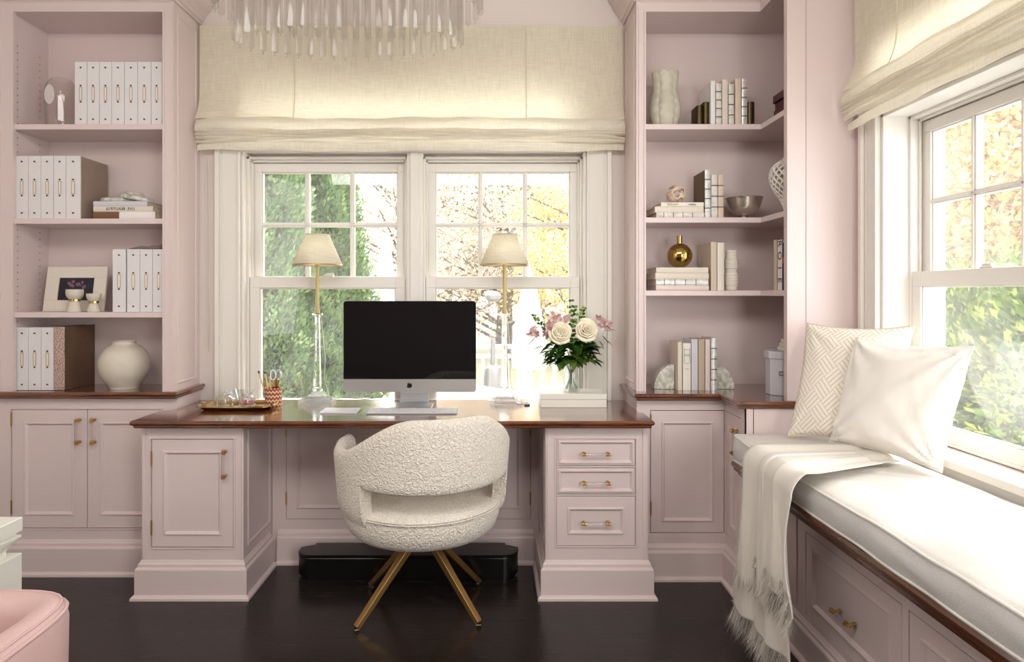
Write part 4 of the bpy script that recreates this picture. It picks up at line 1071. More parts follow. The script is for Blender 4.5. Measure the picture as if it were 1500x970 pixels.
t = thing('lidded_canister', 'tall off-white eight-sided canister with a lid on the corner counter', 'canister', (c, yy, Z0))
hx = lambda rr: [(c + rr * math.cos(PI / 8 + k * PI / 4) * 1.18, yy + rr * math.sin(PI / 8 + k * PI / 4)) for k in range(8)]
mb = MB(); mb.poly(hx(r), Z0, Z0 + H); build(mb, 'canister_body', BOOKM['lavender'], t, bevel=.002)
mb = MB(); mb.poly(hx(r + .006), Z0 + H - .002, Z0 + H + .032); build(mb, 'lid', BOOKM['lavender'], t, bevel=.003)
mb = MB(); Fc = FY(yy - r * .924 - .0005)
lbox(mb, Fc, c - .04, c - .022, Z0 + H * .56, Z0 + H * .56 + .003, 0, .002); lbox(mb, Fc, c - .04, c - .022, Z0 + H * .56 + .014, Z0 + H * .56 + .017, 0, .002); lbox(mb, Fc, c - .042, c - .040, Z0 + H * .56, Z0 + H * .56 + .017, 0, .002)
build(mb, 'label_holder', BRASSD, t)
zz = Z0 + H + .0325
for k, (w, lab) in enumerate(((.075, 'widest cream box on top of the canister'), (.062, 'middle cream box of the three on the canister'), (.05, 'smallest cream box topping the canister'))):
    mb = MB().box(c + .015 + k * .008 - .02, c + .015 + w, yy - .03 + k * .004, yy + .04, zz + k * .0175, zz + k * .0175 + .017); tag(build(mb, 'small_box', BOOKM['cream'], bevel=.001), lab, 'box', 'small boxes on the canister')

SLEEVE = mat('candle_sleeve', (.74, .67, .44), .35, .35)
# ------------------------------------------------------------------ things on the desk
ZT = ZD + .0005
def desk_lamp(label, px, group='matching desk lamps'):
    y = 3.2; c = ax(px, y)
    t = thing('table_lamp', label, 'lamp', (c, y, ZT), group)
    mb = MB()
    for s, z0, z1 in ((.083, 0, .020), (.072, .020, .024)): mb.box(c - s, c + s, y - s * .62, y + s * .62, ZT + z0, ZT + z1)
    mb.rings([[(c + a * s, y + b * s * .7, ZT + z) for a, b in ((-1, -1), (1, -1), (1, 1), (-1, 1))] for s, z in ((.060, .024), (.050, .030), (.028, .050), (.022, .060))], 0, False)
    build(mb, 'base', FROST, t, bevel=.0015)
    z1 = az(459, y) - ZT
    mb = MB(); mb.lathe([(.024, .060), (.027, .066), (.022, .074), (.0195, .080), (.0115, z1 - .022), (.015, z1 - .016), (.0125, z1 - .012)], 8, (c, y, ZT), smooth=False)
    build(mb, 'column', CRYSTAL, t)
    mb = MB(); mb.lathe([(.0125, z1 - .012), (.026, z1 - .008), (.026, z1 - .002), (.012, z1)], 24, (c, y, ZT)); build(mb, 'drip_pan', CRYSTAL, t)
    zs0, zs1 = az(389, y) - ZT, az(343.5, y) - ZT
    mb = MB(); mb.lathe([(.013, z1), (.013, z1 + .02), (.0095, z1 + .022), (.0095, zs1 - .02), (.004, zs1 - .018), (.004, zs1)], 16, (c, y, ZT)); build(mb, 'candle_stem', SLEEVE, t)
    mb = MB(); mb.lathe([(.124, zs0), (.058, zs1)], 48, (c, y, ZT), cap0=False, cap1=False); build(mb, 'lamp_shade', SHADE, t, fix=False, solid=.0015)
    mb = MB(); mb.lathe([(.1235, zs0 - .001), (.1252, zs0 - .001), (.1235, zs0 + .005), (.122, zs0 + .005)], 48, (c, y, ZT), cap0=False, cap1=False); mb.lathe([(.0575, zs1 - .004), (.0595, zs1 - .004), (.0585, zs1 + .001), (.0565, zs1 + .001)], 48, (c, y, ZT), cap0=False, cap1=False)
    for k in range(3): a = 2 * PI * k / 3; mb.cyl((c, y, ZT + zs1 - .004), (c + .057 * math.cos(a), y + .057 * math.sin(a), ZT + zs1 - .004), .0012, n=5)
    build(mb, 'shade_trim', BRASSD, t, fix=False)
    s = 1
    mb = MB(); mb.tube([(c + .012, y + .01, ZT + z1), (c + .022, y + .02, ZT + z1 - .1), (c + .034, y + .02, ZT + .22), (c + .028, y + .025, ZT + .12), (c + .05, y + .055, ZT + .01), (c + .12, y + .06, ZT + .004)], .0016, 5); build(mb, 'power_cord', GOLD if 0 else WARMW, t)
    return t
desk_lamp('crystal column table lamp with cream shade between the pencil cup and the computer', 465)
desk_lamp('crystal column table lamp with cream shade between the computer and the flowers', 739)

# computer
y = 3.13
t = thing('desktop_computer', 'large all-in-one computer with a black screen and silver chin', 'computer', (ax(600.5, y), y, ZT))
x0, x1 = ax(504, y), ax(697.5, y); zb, zt_ = az(574.5, y - .01), az(441, y - .01); tilt = math.radians(-2.5)
FC = Frame((0, y - .012, 0), (1, 0, 0), (0, -1, 0))
def rr(u0, u1, v0, v1, r, n=6):
    P = []
    for cx, cy, a0_ in ((u1 - r, v1 - r, 0), (u0 + r, v1 - r, 90), (u0 + r, v0 + r, 180), (u1 - r, v0 + r, 270)):
        for k in range(n + 1): a = math.radians(a0_ + 90 * k / n); P.append((cx + r * math.cos(a), cy + r * math.sin(a)))
    return P
P = rr(x0, x1, zb, zt_, .014)
mb = MB(); cx_, cz_ = (x0 + x1) / 2, (zb + zt_) / 2
mb.rings([[FC.p(cx_ + (u - cx_) * s, cz_ + (v - cz_) * s, n) for u, v in P] for s, n in ((.5, -.045), (.85, -.028), (.985, -.008), (1, -.005), (1, 0))], 0, False); build(mb, 'housing', ALU, t)
zc = az(555.5, y - .012)
Pg = [(x0 + .0005, zc), (x1 - .0005, zc)] + [p for p in rr(x0 + .0005, x1 - .0005, zc - .05, zt_ - .0005, .0135) if p[1] > zc + .01]
mb = MB(); mb.rings([[FC.p(u, v, n) for u, v in Pg] for n in (.0002, .0018)], 0, False); build(mb, 'screen', SCREEN, t)
c = ax(600, y); zl = az(564.2, y - .012)
# bitten-apple emblem, bite on the near-left as the photograph shows it
E = []
for k in range(40):
    a = 2 * PI * k / 40; r = .0128 * (1 + .10 * abs(math.cos(a)) - .20 * max(0, math.sin(a)) ** 8 - .12 * max(0, -math.sin(a)) ** 10)
    u, v = r * math.cos(a) * .98, r * math.sin(a)
    d = math.hypot(u + .0165, v - .0018)
    if d < .0076: u = -.0165 + (u + .0165) / max(d, 1e-5) * .0076; v = .0018 + (v - .0018) / max(d, 1e-5) * .0076
    E.append((u, v))
mb = MB(); mb.rings([[FC.p(c + u, zl - .002 + v, n) for u, v in E] for n in (.0001, .0008)], 0, False)
Lf = [(0 - .0005, .0115), (-.001, .015), (-.005, .0185), (-.005, .015), (-.002, .012)]
mb.rings([[FC.p(c + u, zl - .002 + v, n) for u, v in Lf] for n in (.0001, .0008)], 0, False); build(mb, 'emblem', BLACK, t)
cs = ax(605, y)
mb = MB(); w = .071
prof = [(y + .03, .12), (y + .034, .05), (y + .03, .02), (y + .015, .006), (y - .02, .003)]
prof = [(y + .022, .12), (y + .050, .05), (y + .052, .02), (y + .045, .009), (y + .02, .0055), (y - .095, .0050)]
mb.rings([[(x, py + d, ZT + pz + e_) for x in (cs - w, cs + w) for d, e_ in (((0, 0),) if 0 else ((0, 0),))] + [(cs + w, py + (.004 if k < 3 else 0), ZT + max(0, pz - (.0 if k < 3 else .005))), (cs - w, py + (.004 if k < 3 else 0), ZT + max(0, pz - (.0 if k < 3 else .005)))] for k, (py, pz) in enumerate(prof)], 0, False)
mb2 = MB(); mb2.rings([[(cs - w, py, ZT + pz), (cs + w, py, ZT + pz), (cs + w, py + ey, ZT + pz - ez), (cs - w, py + ey, ZT + pz - ez)] for (py, pz), (ey, ez) in zip(prof, ((.004, 0), (.004, .001), (.005, .004), (.004, .006), (.0, .0052), (0, .0048)))], 0, False)
mb2.rings([[(x, y2, ZT + z) for x, y2 in rr(cs - .098, cs + .098, y - .10, y + .05, .006)] for z in (0, .005)], 0, False)
build(mb2, 'stand', ALU, t)
mb = MB(); cX = ax(552, 3.2)
mb.tube([(ax(569, 3.16), 3.16, .875 + .0), (ax(566, 3.18), 3.18, .845), (ax(556, 3.22), 3.22, .815), (ax(535, 3.22), 3.22, .803), (ax(518, 3.21), 3.21, .812), (ax(500, 3.2), 3.2, .815), (ax(480, 3.22), 3.22, .80), (ax(474, 3.25), 3.25, .794)], .0017, 6); build(mb, 'power_cord', BLACK, t)

t = thing('keyboard', 'slim white keyboard in front of the computer stand', 'keyboard', (ax(602, 2.93), 2.93, ZT))
kx0, kx1, ky0, ky1 = ax(535.5, 2.88), ax(670, 2.88), 2.885, 2.995
mb = MB(); mb.rings([[(x, yy, ZT + z + (yy - ky0) * .05) for x, yy in rr(kx0, kx1, ky0, ky1, .006)] for z in (0, .004)], 0, False); build(mb, 'keyboard_tray', ALU, t)
mb = MB(); n = 15; kw = (kx1 - kx0 - .01) / n
for r_ in range(5):
    for q in range(n):
        if r_ == 0 and 4 <= q <= 8:
            if q > 4: continue
            a0_, a1_ = kx0 + .005 + 4 * kw, kx0 + .005 + 9 * kw
        else: a0_, a1_ = kx0 + .005 + q * kw, kx0 + .005 + (q + 1) * kw
        b0 = ky0 + .006 + r_ * .0205; z = ZT + .004 + (b0 - ky0) * .05
        mb.box(a0_ + .001, a1_ - .001, b0, b0 + .0175, z, z + .0022)
build(mb, 'keys', KEYS, t)
mb = MB(); mb.rings([[(x, yy, ZT + z) for x, yy in rr(ax(470, 2.93), ax(524, 2.93), 2.905, 3.02, .007)] for z in (0, .007)], 0, False)
tag(build(mb, 'trackpad', KEYS, bevel=.001), 'white trackpad on the desk before the first crystal lamp', 'trackpad')

# tray with jars
y = 3.07; t = thing('gold_tray', 'shallow gold tray with upturned ends on the desk', 'tray', (ax(342, y), y, ZT))
tx0, tx1, ty0, ty1 = ax(298, 3.0), ax(388, 3.0), 2.975, 3.15
mb = MB(); mb.rings([[(x, yy, ZT + z) for x, yy in rr(tx0 - o, tx1 + o, ty0 - o * .5, ty1 + o * .5, .03 + o * .5)] for o, z in ((-.004, 0), (.0, .001), (.016, .013), (.034, .017), (.034, .019), (.014, .015), (-.003, .004))], 0, True); build(mb, 'tray_dish', GOLD, t)
mb = MB()
for s, xx in ((-1, tx0 - .03), (1, tx1 + .03)): mb.tube([(xx + s * (.008 * math.sin(k * PI / 8)), 3.03 + .065 * k / 8, ZT + .018 + .006 * math.sin(k * PI / 8)) for k in range(9)], .0028, 6)
build(mb, 'handle', GOLD, t)
CANDY = [mat('candy_gold', (.75, .60, .30), .5), mat('candy_rose', (.80, .35, .42), .4)]
for k, (px, lab) in enumerate(((329, 'small glass jar of gold sweets on the tray'), (361.5, 'small glass jar of pink sweets on the tray'))):
    yy = 3.06; c = ax(px, yy); z = ZT + .0045; R = .041
    t = thing('glass_jar', lab, 'jar', (c, yy, z), 'glass jars on the tray')
    p = smooth_prof([(R * .85, 0), (R, .008), (R, .035), (R * .9, .048), (R * .66, .056), (R * .68, .062)], 4)
    mb = MB(); mb.lathe([(.0001, 0)] + p + [(r - .003, zz_) for r, zz_ in p[::-1][:-3]] + [(.0001, .005)], 28, (c, yy, z)); build(mb, 'jar_body', VASEG, t)
    mb = MB(); mb.lathe([(.0001, .063), (R * .72, .063), (R * .7, .068), (R * .3, .071), (.006, .073), (.009, .080), (.005, .086), (.0001, .087)], 24, (c, yy, z)); build(mb, 'lid', VASEG, t)
    mb = MB(); random.seed(k)
    for q in range(14):
        a = random.random() * 6.28; r = random.random() ** .5 * (R - .014); s = .007
        mb.lathe([(.0001, -s), (s * .8, -s * .6), (s, 0), (s * .8, s * .6), (.0001, s)], 8, (c + r * math.cos(a), yy + r * math.sin(a), z + .014 + random.random() * .018))
    o = build(mb, 'sweets', CANDY[k], t); o['kind'] = 'stuff'
# ribbed glass dish behind the jars
c = ax(352, 3.19); t = thing('scalloped_glass_dish', 'clear ribbed glass dish behind the two jars', 'dish', (c, 3.19, ZT))
mb = MB(); mb.lathe([(.0001, .0), (.03, 0), (.035, .006), (.06, .04), (.075, .058), (.072, .058), (.056, .04), (.03, .01), (.0001, .006)], 48, (c, 3.19, ZT), sq=lambda a, z: 1 + .05 * math.cos(12 * a)); build(mb, 'dish_body', VASEG, t)
# pencil cup
yy = 3.12; c = ax(400.5, yy); t = thing('pencil_cup', 'round cup woven in red and gold zigzags', 'cup', (c, yy, ZT))
R, H = .0405, .088
mb = MB(); mb.lathe([(.0001, 0), (R, 0), (R, H), (R - .003, H), (R - .003, .004), (.0001, .004)], 32, (c, yy, ZT)); build(mb, 'cup_body', chevron_mat(), t)
WOODP = mat('pencil_wood', (.87, .70, .43), .5)
random.seed(5)
for k, (dx_, tx_, L, m, lab) in enumerate(((-.022, -.045, .155, WOODP, 'black-tipped yellow pencil leaning out furthest from the lamp'), (-.014, -.028, .150, WOODP, 'black-tipped yellow pencil beside the outermost one'), (-.006, -.012, .140, WOODP, 'upright pale pencil in the middle of the cup'),
        (.004, .004, .145, GOLD, 'gold pen beside the scissors in the cup'), (.012, .004, .135, GOLD, 'shorter gold pen in front of the scissors'))):
    p0 = Vector((c + dx_, yy + .004 * k - .01, ZT + .006)); p1 = p0 + Vector((tx_, .012 * (k % 2), L))
    t = thing('pencil' if m is WOODP else 'pen', lab, 'pencil' if m is WOODP else 'pen', p0)
    mb = MB(); mb.cyl(p0, p1, .0038, n=6, smooth=False); build(mb, 'barrel', m, t)
    if m is WOODP: mb = MB(); d = (p1 - p0).normalized(); mb.cyl(p1 - d * .002, p1 + d * .010, .0045, n=8); build(mb, 'end_cap', BLACK, t)
t = thing('scissors', 'scissors with clear handles standing in the woven cup', 'scissors', (c + .02, yy, ZT + .01))
for s in (-1, 1):
    mb = MB(); q0 = Vector((c + .014, yy + .01 * s, ZT + .08)); ce = Vector((c + .022 + s * .011 - .01, yy + .008 * s, ZT + .15))
    mb.tube([ce + Vector((.013 * math.cos(a), 0, .024 * math.sin(a))) for a in [2 * PI * k / 20 for k in range(20)]], .0032, 6, closed=True); build(mb, 'finger_loop', ACRYL if s > 0 else KEYS, t)
    mb = MB(); mb.bar((c + .012, yy + .004 * s, ZT + .01), ce + Vector((0, 0, -.024)), .007, .002, up=(0, 1, 0)); build(mb, 'blade', GOLD, t)

# box and bouquet
y = 3.055; bx0, bx1 = ax(792.5, y), ax(889, y)
t = thing('lidded_box', 'flat white lidded box under the flower vase', 'box', ((bx0 + bx1) / 2, 3.14, ZT))
h1 = az(585.2, y) - ZT; h2 = az(577, y) - ZT
mb = MB(); mb.box(bx0 + .001, bx1 - .001, y + .001, 3.222, ZT, ZT + h1 - .0015); build(mb, 'box_body', WHITEL, t, bevel=.001)
mb = MB(); mb.box(bx0, bx1, y, 3.224, ZT + h1, ZT + h2); build(mb, 'lid', WHITEL, t, bevel=.001)
ZV = ZT + h2 + .0005; yv = 3.13; cv = ax(837, yv)
t = thing('flower_vase', 'clear glass vase holding the rose bouquet on the white box', 'vase', (cv, yv, ZV))
p = smooth_prof([(.038, 0), (.040, .006), (.040, .03), (.037, .07), (.033, .10), (.040, .135), (.052, .152)], 4)
mb = MB(); mb.lathe([(.0001, 0)] + p + [(r - .0025, z) for r, z in p[::-1][:-4]] + [(.0001, .008)], 36, (cv, yv, ZV)); build(mb, 'vase_body', VASEG, t)
mb = MB(); mb.lathe([(.0001, .008), (.0365, .008), (.036, .05), (.034, .075), (.0001, .075)], 30, (cv, yv, ZV)); build(mb, 'water', glass_thin('water', 1.1, (.985, 1, .985)), t)
STEM = mat('stem_green', (.34, .48, .22), .5); LEAFM = leaf_mat('bouquet_leaf', (.10, .20, .07), (.22, .36, .13), (.55, .66, .30), .25)
ROSE = mat('ivory_rose', (.97, .94, .84), .6, sheen=.2); PINKF = leaf_mat('pink_petal', (.72, .55, .58), (.88, .76, .75), (.96, .92, .88), .4)
def leaf_quad(p, d, up, L, W, droop=.25):
    """a pointed, folded leaf: 5 x 3 grid"""
    d = d.normalized(); s = d.cross(up); s = s.normalized() if s.length > 1e-4 else d.orthogonal().normalized(); u = s.cross(d)
    vs = []
    for k in range(6):
        t_ = k / 5; w = W * math.sin(PI * (t_ ** .75)) * .5 + .0002; c_ = p + d * (L * t_) - u * (droop * L * t_ * t_)
        vs += [c_ - s * w + u * w * .35, c_, c_ + s * w + u * w * .35]
    fs = []
    for k in range(5):
        a = k * 3; fs += [(a, a + 1, a + 4, a + 3), (a + 1, a + 2, a + 5, a + 4)]
    return vs, fs
def tones(o, vals):
    a = o.data.attributes.new('tone', 'FLOAT', 'FACE'); a.data.foreach_set('value', vals)
random.seed(21)
t = thing('bouquet', 'bouquet of white roses and pink lilies standing in the glass vase', 'bouquet', (cv, yv, ZV + .02))
def yz(px, py, Y): return at(px, py, Y)
knot = Vector((cv, yv, ZV + .11))
mb = MB()
for k in range(12):
    a = 2 * PI * k / 12 + .2; foot = Vector((cv + .031 * math.cos(a + 2.6), yv + .031 * math.sin(a + 2.6), ZV + .012)); k2 = knot + Vector((.016 * math.cos(a), .012 * math.sin(a), 0)); top = knot + Vector((.07 * math.cos(a), .05 * math.sin(a), .09))
    mb.tube([foot, (foot + k2) / 2, k2, top], .0019, 5)
build(mb, 'stems', STEM, t)
mb = MB(); tn = []
heads = [(821, 486, 3.07), (859.5, 483, 3.08)]
for k in range(300):
    a = random.random() * 2 * PI; ph = random.random()
    r = .03 + .10 * ph; zz = knot.z + .03 + .125 * random.random() * (1 - .25 * ph)
    p0 = Vector((cv + r * math.cos(a) * .9, yv + r * math.sin(a) * .55 - .0, zz))
    d = Vector((math.cos(a), math.sin(a) * .8, random.uniform(-.5, .6)))
    L = random.uniform(.035, .06); vs, fs = leaf_quad(p0, d, Vector((0, 0, 1)), L, L * .7, random.uniform(0, .5)); mb.add(vs, fs, 0, True); tn += [min(1, max(0, random.gauss(.4, .25)))] * len(fs)
for px, py, dx_, dz_, L in ((775, 488, -1, .1, .05), (781, 497, -.6, -.9, .075), (792, 508, -1, -.1, .06), (801, 515, -1, -.05, .08), (796, 465, -.7, .7, .045), (803, 462, -.2, 1, .05), (888, 484, 1, .05, .05), (893, 483, 1, .1, .045), (885, 495, .8, -.7, .06), (880, 503, .6, -.8, .05), (876, 470, .5, .8, .05), (848, 466, .05, 1, .05), (853, 462, .2, 1, .045), (827, 462, .3, .8, .04), (890, 500, .8, -.5, .05)):
    p0 = at(px, py, yv - .02); vs, fs = leaf_quad(p0 - Vector((dx_, 0, dz_)).normalized() * L * .3, Vector((dx_, -.2, dz_)), Vector((0, 0, 1)) if abs(dz_) < .8 else Vector((1, 0, 0)), L, L * .34, .2); mb.add(vs, fs, 0, True); tn += [random.uniform(.5, .9)] * len(fs)
# eucalyptus sprigs
for (x0_, y0_, x1_, y1_) in ((840, 500, 836, 442), (840, 498, 842, 450), (850, 490, 856, 452), (806, 490, 781, 464)):
    a, b = at(x0_, y0_, yv - .03), at(x1_, y1_, yv - .03)
    for k in range(9):
        q = a.lerp(b, k / 8)
        q = q + Vector((random.uniform(-.006, .006), 0, random.uniform(-.004, .004)))
        for s in (-1, 1): vs, fs = leaf_quad(q, Vector((s, random.uniform(-.5, .3), random.uniform(-.2, .8))), Vector((random.uniform(-.5, .5), -1, .4)), random.uniform(.014, .022), .015, 0); mb.add(vs, fs, 0, True); tn += [random.uniform(.3, .95)] * len(fs)
o = build(mb, 'foliage', LEAFM, t, fix=False); tones(o, tn)
def rose(px, py, R, Y):
    c = at(px, py, Y); N = Vector((random.uniform(-.15, .15), -1, .35)).normalized(); A = N.orthogonal().normalized(); B = N.cross(A)
    mb = MB()
    for n, r0, lip, hb, ht in ((2, .10, .14, -.1, .50), (3, .20, .27, -.2, .50), (4, .34, .44, -.3, .47), (5, .50, .64, -.35, .38), (6, .66, .86, -.4, .22), (7, .78, 1.05, -.45, .0)):
        ph = random.random() * 6
        for k in range(n):
            a0_ = 2 * PI * k / n + ph; span = 2 * PI / n * 1.35; w_ = random.uniform(.9, 1.08)
            def f(u, v, a0_=a0_, span=span, w_=w_):
                a = a0_ + (u - .5) * span; curl = math.sin(u * PI) ** .6
                rr_ = (r0 * .55 + (r0 - r0 * .55) * min(1, v * 1.6)) + (lip - r0) * max(0, v - .55) / .45
                h = hb + (ht - hb) * math.sin(min(1, v * 1.08) * PI / 2) * (.55 + .45 * curl) - .10 * max(0, v - .8) / .2
                return c + (A * math.cos(a) + B * math.sin(a)) * (R * rr_ * w_ * (1 + .03 * (u - .5))) + N * (R * h)
            mb.grid(f, 9, 8)
    build(mb, 'rose', ROSE, t, solid=.0008, fix=False)
rose(821, 487, .056, 3.06); rose(859.5, 483, .056, 3.07)
for (px, py, n, sp) in ((806, 478, 9, .022), (813, 466, 8, .02), (782, 484, 7, .02), (800, 490, 4, .015), (880, 470, 6, .018), (887, 477, 5, .014), (828, 468, 4, .012)):
    for k in range(n):
        mb = MB(); tn = []
        c_ = at(px, py, yv - .04) + Vector((random.uniform(-sp, sp), random.uniform(-.02, .02), random.uniform(-sp, sp)))
        for q in range(6):
            a = 2 * PI * q / 6 + random.random(); vs, fs = leaf_quad(c_, Vector((math.cos(a), -.4, math.sin(a))), Vector((0, -1, 0)), .024, .012, -.15); mb.add(vs, fs, 0, True); tn += [random.random()] * len(fs)
        o = build(mb, 'lily', PINKF, t, fix=False); tones(o, tn)
# little glass and phone charger by the second lamp
c = ax(769, 3.22); mb = MB(); mb.lathe([(.0001, 0), (.020, 0), (.022, .04), (.020, .04), (.018, .004), (.0001, .004)], 20, (c, 3.22, ZT)); tag(build(mb, 'shot_glass', ROD), 'tiny clear glass beside the second crystal lamp', 'glass')
mb = MB(); mb.box(ax(768, 3.13), ax(776, 3.13), 3.11, 3.14, ZT, ZT + .006); mb.tube([(ax(768, 3.13), 3.125, ZT + .003), (ax(760, 3.13), 3.13, ZT + .003), (ax(752, 3.2), 3.22, ZT + .003)], .0015, 5); tag(build(mb, 'cord_switch', BLACK), 'small black cord switch lying by the flat white box', 'switch')
# ------------------------------------------------------------------ swivel chair
def smooth(a, b, x):
    t = max(0, min(1, (x - a) / (b - a))); return t * t * (3 - 2 * t)
CX, CY = -.300, 2.715
ROT = math.radians(22)
t = thing('swivel_chair', 'cream boucle barrel chair with open back and brass legs at the desk', 'chair', (CX, CY, 0))
RS = .352
def ang(th): return (-math.sin(th) * -1, -math.cos(th))      # th = 0 is the back, towards the camera before turning
def cpt(th, r, z): 
    a = th + ROT
    return Vector((CX + r * math.sin(a), CY - r * math.cos(a), z))
def ztop(th):
    d = abs(math.degrees(th)); return .868 - .150 * smooth(20, 82, d) - .012 * smooth(85, 105, d) + .014 * smooth(100, 120, d)
def rad(z, th): return RS + .022 * smooth(.40, .80, z) - .055 * (1 - smooth(.36, .50, z))
CUT = math.radians(56); TH = math.radians(128)
def shell(th0, th1, zb_fn, n):
    T = .052; mb = MB(); R = []
    for i in range(n):
        th = th0 + (th1 - th0) * i / (n - 1); zt = ztop(th); zb = zb_fn(th)
        # rounded section; ends taper
        ring = []
        K = 10; H = zt - zb; r1 = .024
        for k in range(K + 1):      # outside going up
            z = zb + r1 * .4 + (H - r1 * 1.4) * k / K; ring.append((0, z))
        ring += [(.007, zt - .008), (.022, zt), (.036, zt - .004), (T - .002, zt - .02)]
        for k in range(K + 1): z = zt - r1 * 1.6 - (H - r1 * 2.2) * k / K; ring.append((T, z))
        ring += [(T - .01, zb + .004), (.01, zb)]
        R.append([cpt(th, rad(z, th) - o, z) for o, z in ring])
    mb.rings(R, 0, True); return mb
mb = shell(-CUT, CUT, lambda th: .582 + .010 * (abs(th) / CUT) ** 2, 60); m1 = shell(-TH, -CUT, lambda th: .362, 40); m2 = shell(CUT, TH, lambda th: .362, 40)
for q in (m1, m2):
    b = len(mb.v); mb.v += q.v; mb.f += [tuple(b + i for i in f) for f in q.f]; mb.m += q.m; mb.s += q.s
build(mb, 'backrest', BOUCLE, t, angle=60)
# seat drum and cushion
def drum(levels, n=64):
    R = []
    for r, z in levels: R.append([cpt(2 * PI * k / n, r, z) for k in range(n)])
    return MB().rings(R, 0, True)
build(drum([(.22, .342), (.262, .344), (.290, .353), (.312, .375), (.325, .41), (.330, .45), (.328, .462), (.30, .466)]), 'seat_base', BOUCLE, t, angle=70)
build(drum([(.30, .462), (.326, .466), (.334, .473), (.326, .482), (.29, .488), (.2, .496), (.1, .50), (.001, .501)]), 'seat', BOUCLE, t, angle=70)
mb = MB(); mb.tube([cpt(2 * PI * k / 80, .3345, .467) for k in range(80)], .0035, 6, closed=True); build(mb, 'seat_welt', BOUCLE, t)
for s in (-1, 1): mb = MB().tube([cpt(s * (CUT + .012), rad(z, 0) + .001, z) for z in [.45 + .135 * k / 10 for k in range(11)]], .003, 6); build(mb, 'side_welt', BOUCLE, t)
mb = MB(); mb.cyl((CX, CY, .30), (CX, CY, .3415), .10, n=32); mb.cyl((CX, CY, .28), (CX, CY, .31), .035, n=24); build(mb, 'swivel_plate', BLACK, t)
for X, Y in ((-.542, 2.528), (-.058, 2.566), (-.556, 2.90), (-.064, 2.93)):
    hub = Vector((CX + (X - CX) * .10, CY + (Y - CY) * .10, .312)); foot = Vector((X, Y, .012))
    mb = MB(); mb.bar(hub, foot, .036, .028, m=0, w1=.027, h1=.020); l = build(mb, 'leg', BRASSD, t, bevel=.002)
    mb = MB(); mb.cyl((X, Y, 0.0005), (X, Y, .010), .011, n=14); build(mb, 'glide', ACRYL, l)

# black footrest under the desk
mb = MB(); x0, x1, y0, y1 = ax(436, 3.0), ax(759, 3.0), 2.955, 3.11
P = []
r = .07
for k in range(9): a = PI + PI / 2 * k / 8; P.append((x0 + r + r * math.cos(a), y0 + r + r * math.sin(a)))
for k in range(9): a = -PI / 2 + PI / 2 * k / 8; P.append((x1 - r + r * math.cos(a), y0 + r + r * math.sin(a)))
P += [(x1, y1 - .05), (x1 - .06, y1 - .02), (x1 - .06, y1), (x0 + .06, y1), (x0 + .06, y1 - .02), (x0, y1 - .05)]
t = thing('footrest', 'low black footrest with rounded ends on the dark floor behind the chair', 'footrest', ((x0 + x1) / 2, 3.03, 0))
BLK = mat('black_lacquer', (.05, .045, .045), .25)
mb = MB(); mb.stack(P, [(-.012, .0), (-.012, .018), (0, .022), (0, .105), (-.003, .109)]); build(mb, 'footrest_body', BLK, t)
mb = MB(); mb.stack(P, [(-.006, .109), (0.002, .112), (.002, .118), (-.004, .121)]); build(mb, 'top_board', BLK, t)

# ------------------------------------------------------------------ chandelier
t = thing('chandelier', 'oval chandelier hung with long clear glass rods', 'chandelier', (ax(511, 2.15), 2.15, ZC))
YC = 2.15; cx = ax(511.5, YC)
tiers = [(.177 * YC, .062 * YC, CAM_Z + 367 * YC / F_PX, 42, .50), (.207 * YC, .105 * YC, CAM_Z + 412 * YC / F_PX, 48, .42)]
rodm = RODM
base = None
for A_, B_, zb, n, L in tiers:
    zt = zb + L
    mb = MB(); mb.tube([(cx + A_ * math.cos(2 * PI * k / 64), YC + B_ * math.sin(2 * PI * k / 64), zt) for k in range(64)], .008, 8, closed=True); build(mb, 'ring', BRASSD, t)
    # equal spacing along the oval
    pts = [(A_ * math.cos(2 * PI * k / 720), B_ * math.sin(2 * PI * k / 720)) for k in range(721)]
    cum = [0]
    for p, q in zip(pts, pts[1:]): cum.append(cum[-1] + math.hypot(q[0] - p[0], q[1] - p[1]))
    for k in range(n):
        s = cum[-1] * (k + .5) / n; i = next(j for j, c_ in enumerate(cum) if c_ >= s); x, y = cx + pts[i][0], YC + pts[i][1]
        if base is None:
            # a flattened three-lobed rod with a small hook and facetted tip
            mb = MB(); mb.lathe([(.0001, -.004), (.0035, -.002), (.0105, .004), (.0105, L - .004), (.003, L)], 9, (0, 0, 0), sq=lambda a, z: 1 + .22 * math.cos(3 * a)); 
            mb.lathe([(.0001, -.011), (.0032, -.008), (.0001, -.004)], 8, (0, 0, 0))
            base = build(mb, 'glass_rod', rodm, t, local=True); o = base
        else:
            o = base.copy(); C.objects.link(o); o.parent = t
        o.location = (x - cx, y - YC, zb - ZC); o.rotation_euler = (0, 0, random.random() * 2)
mb = MB(); mb.cyl((cx, YC, 2.70), (cx, YC, ZC - .02), .010, n=12); mb.lathe([(.0001, 0), (.06, 0), (.065, .008), (.05, .02), (.0001, .02)], 28, (cx, YC, ZC - .0205)); build(mb, 'canopy', BRASSD, t)
mb = MB()
for k in range(8):
    a = 2 * PI * k / 8; mb.cyl((cx, YC, 2.715), (cx + .40 * math.cos(a), YC + .2 * math.sin(a), 2.705), .005, n=6)
build(mb, 'spokes', BRASSD, t)

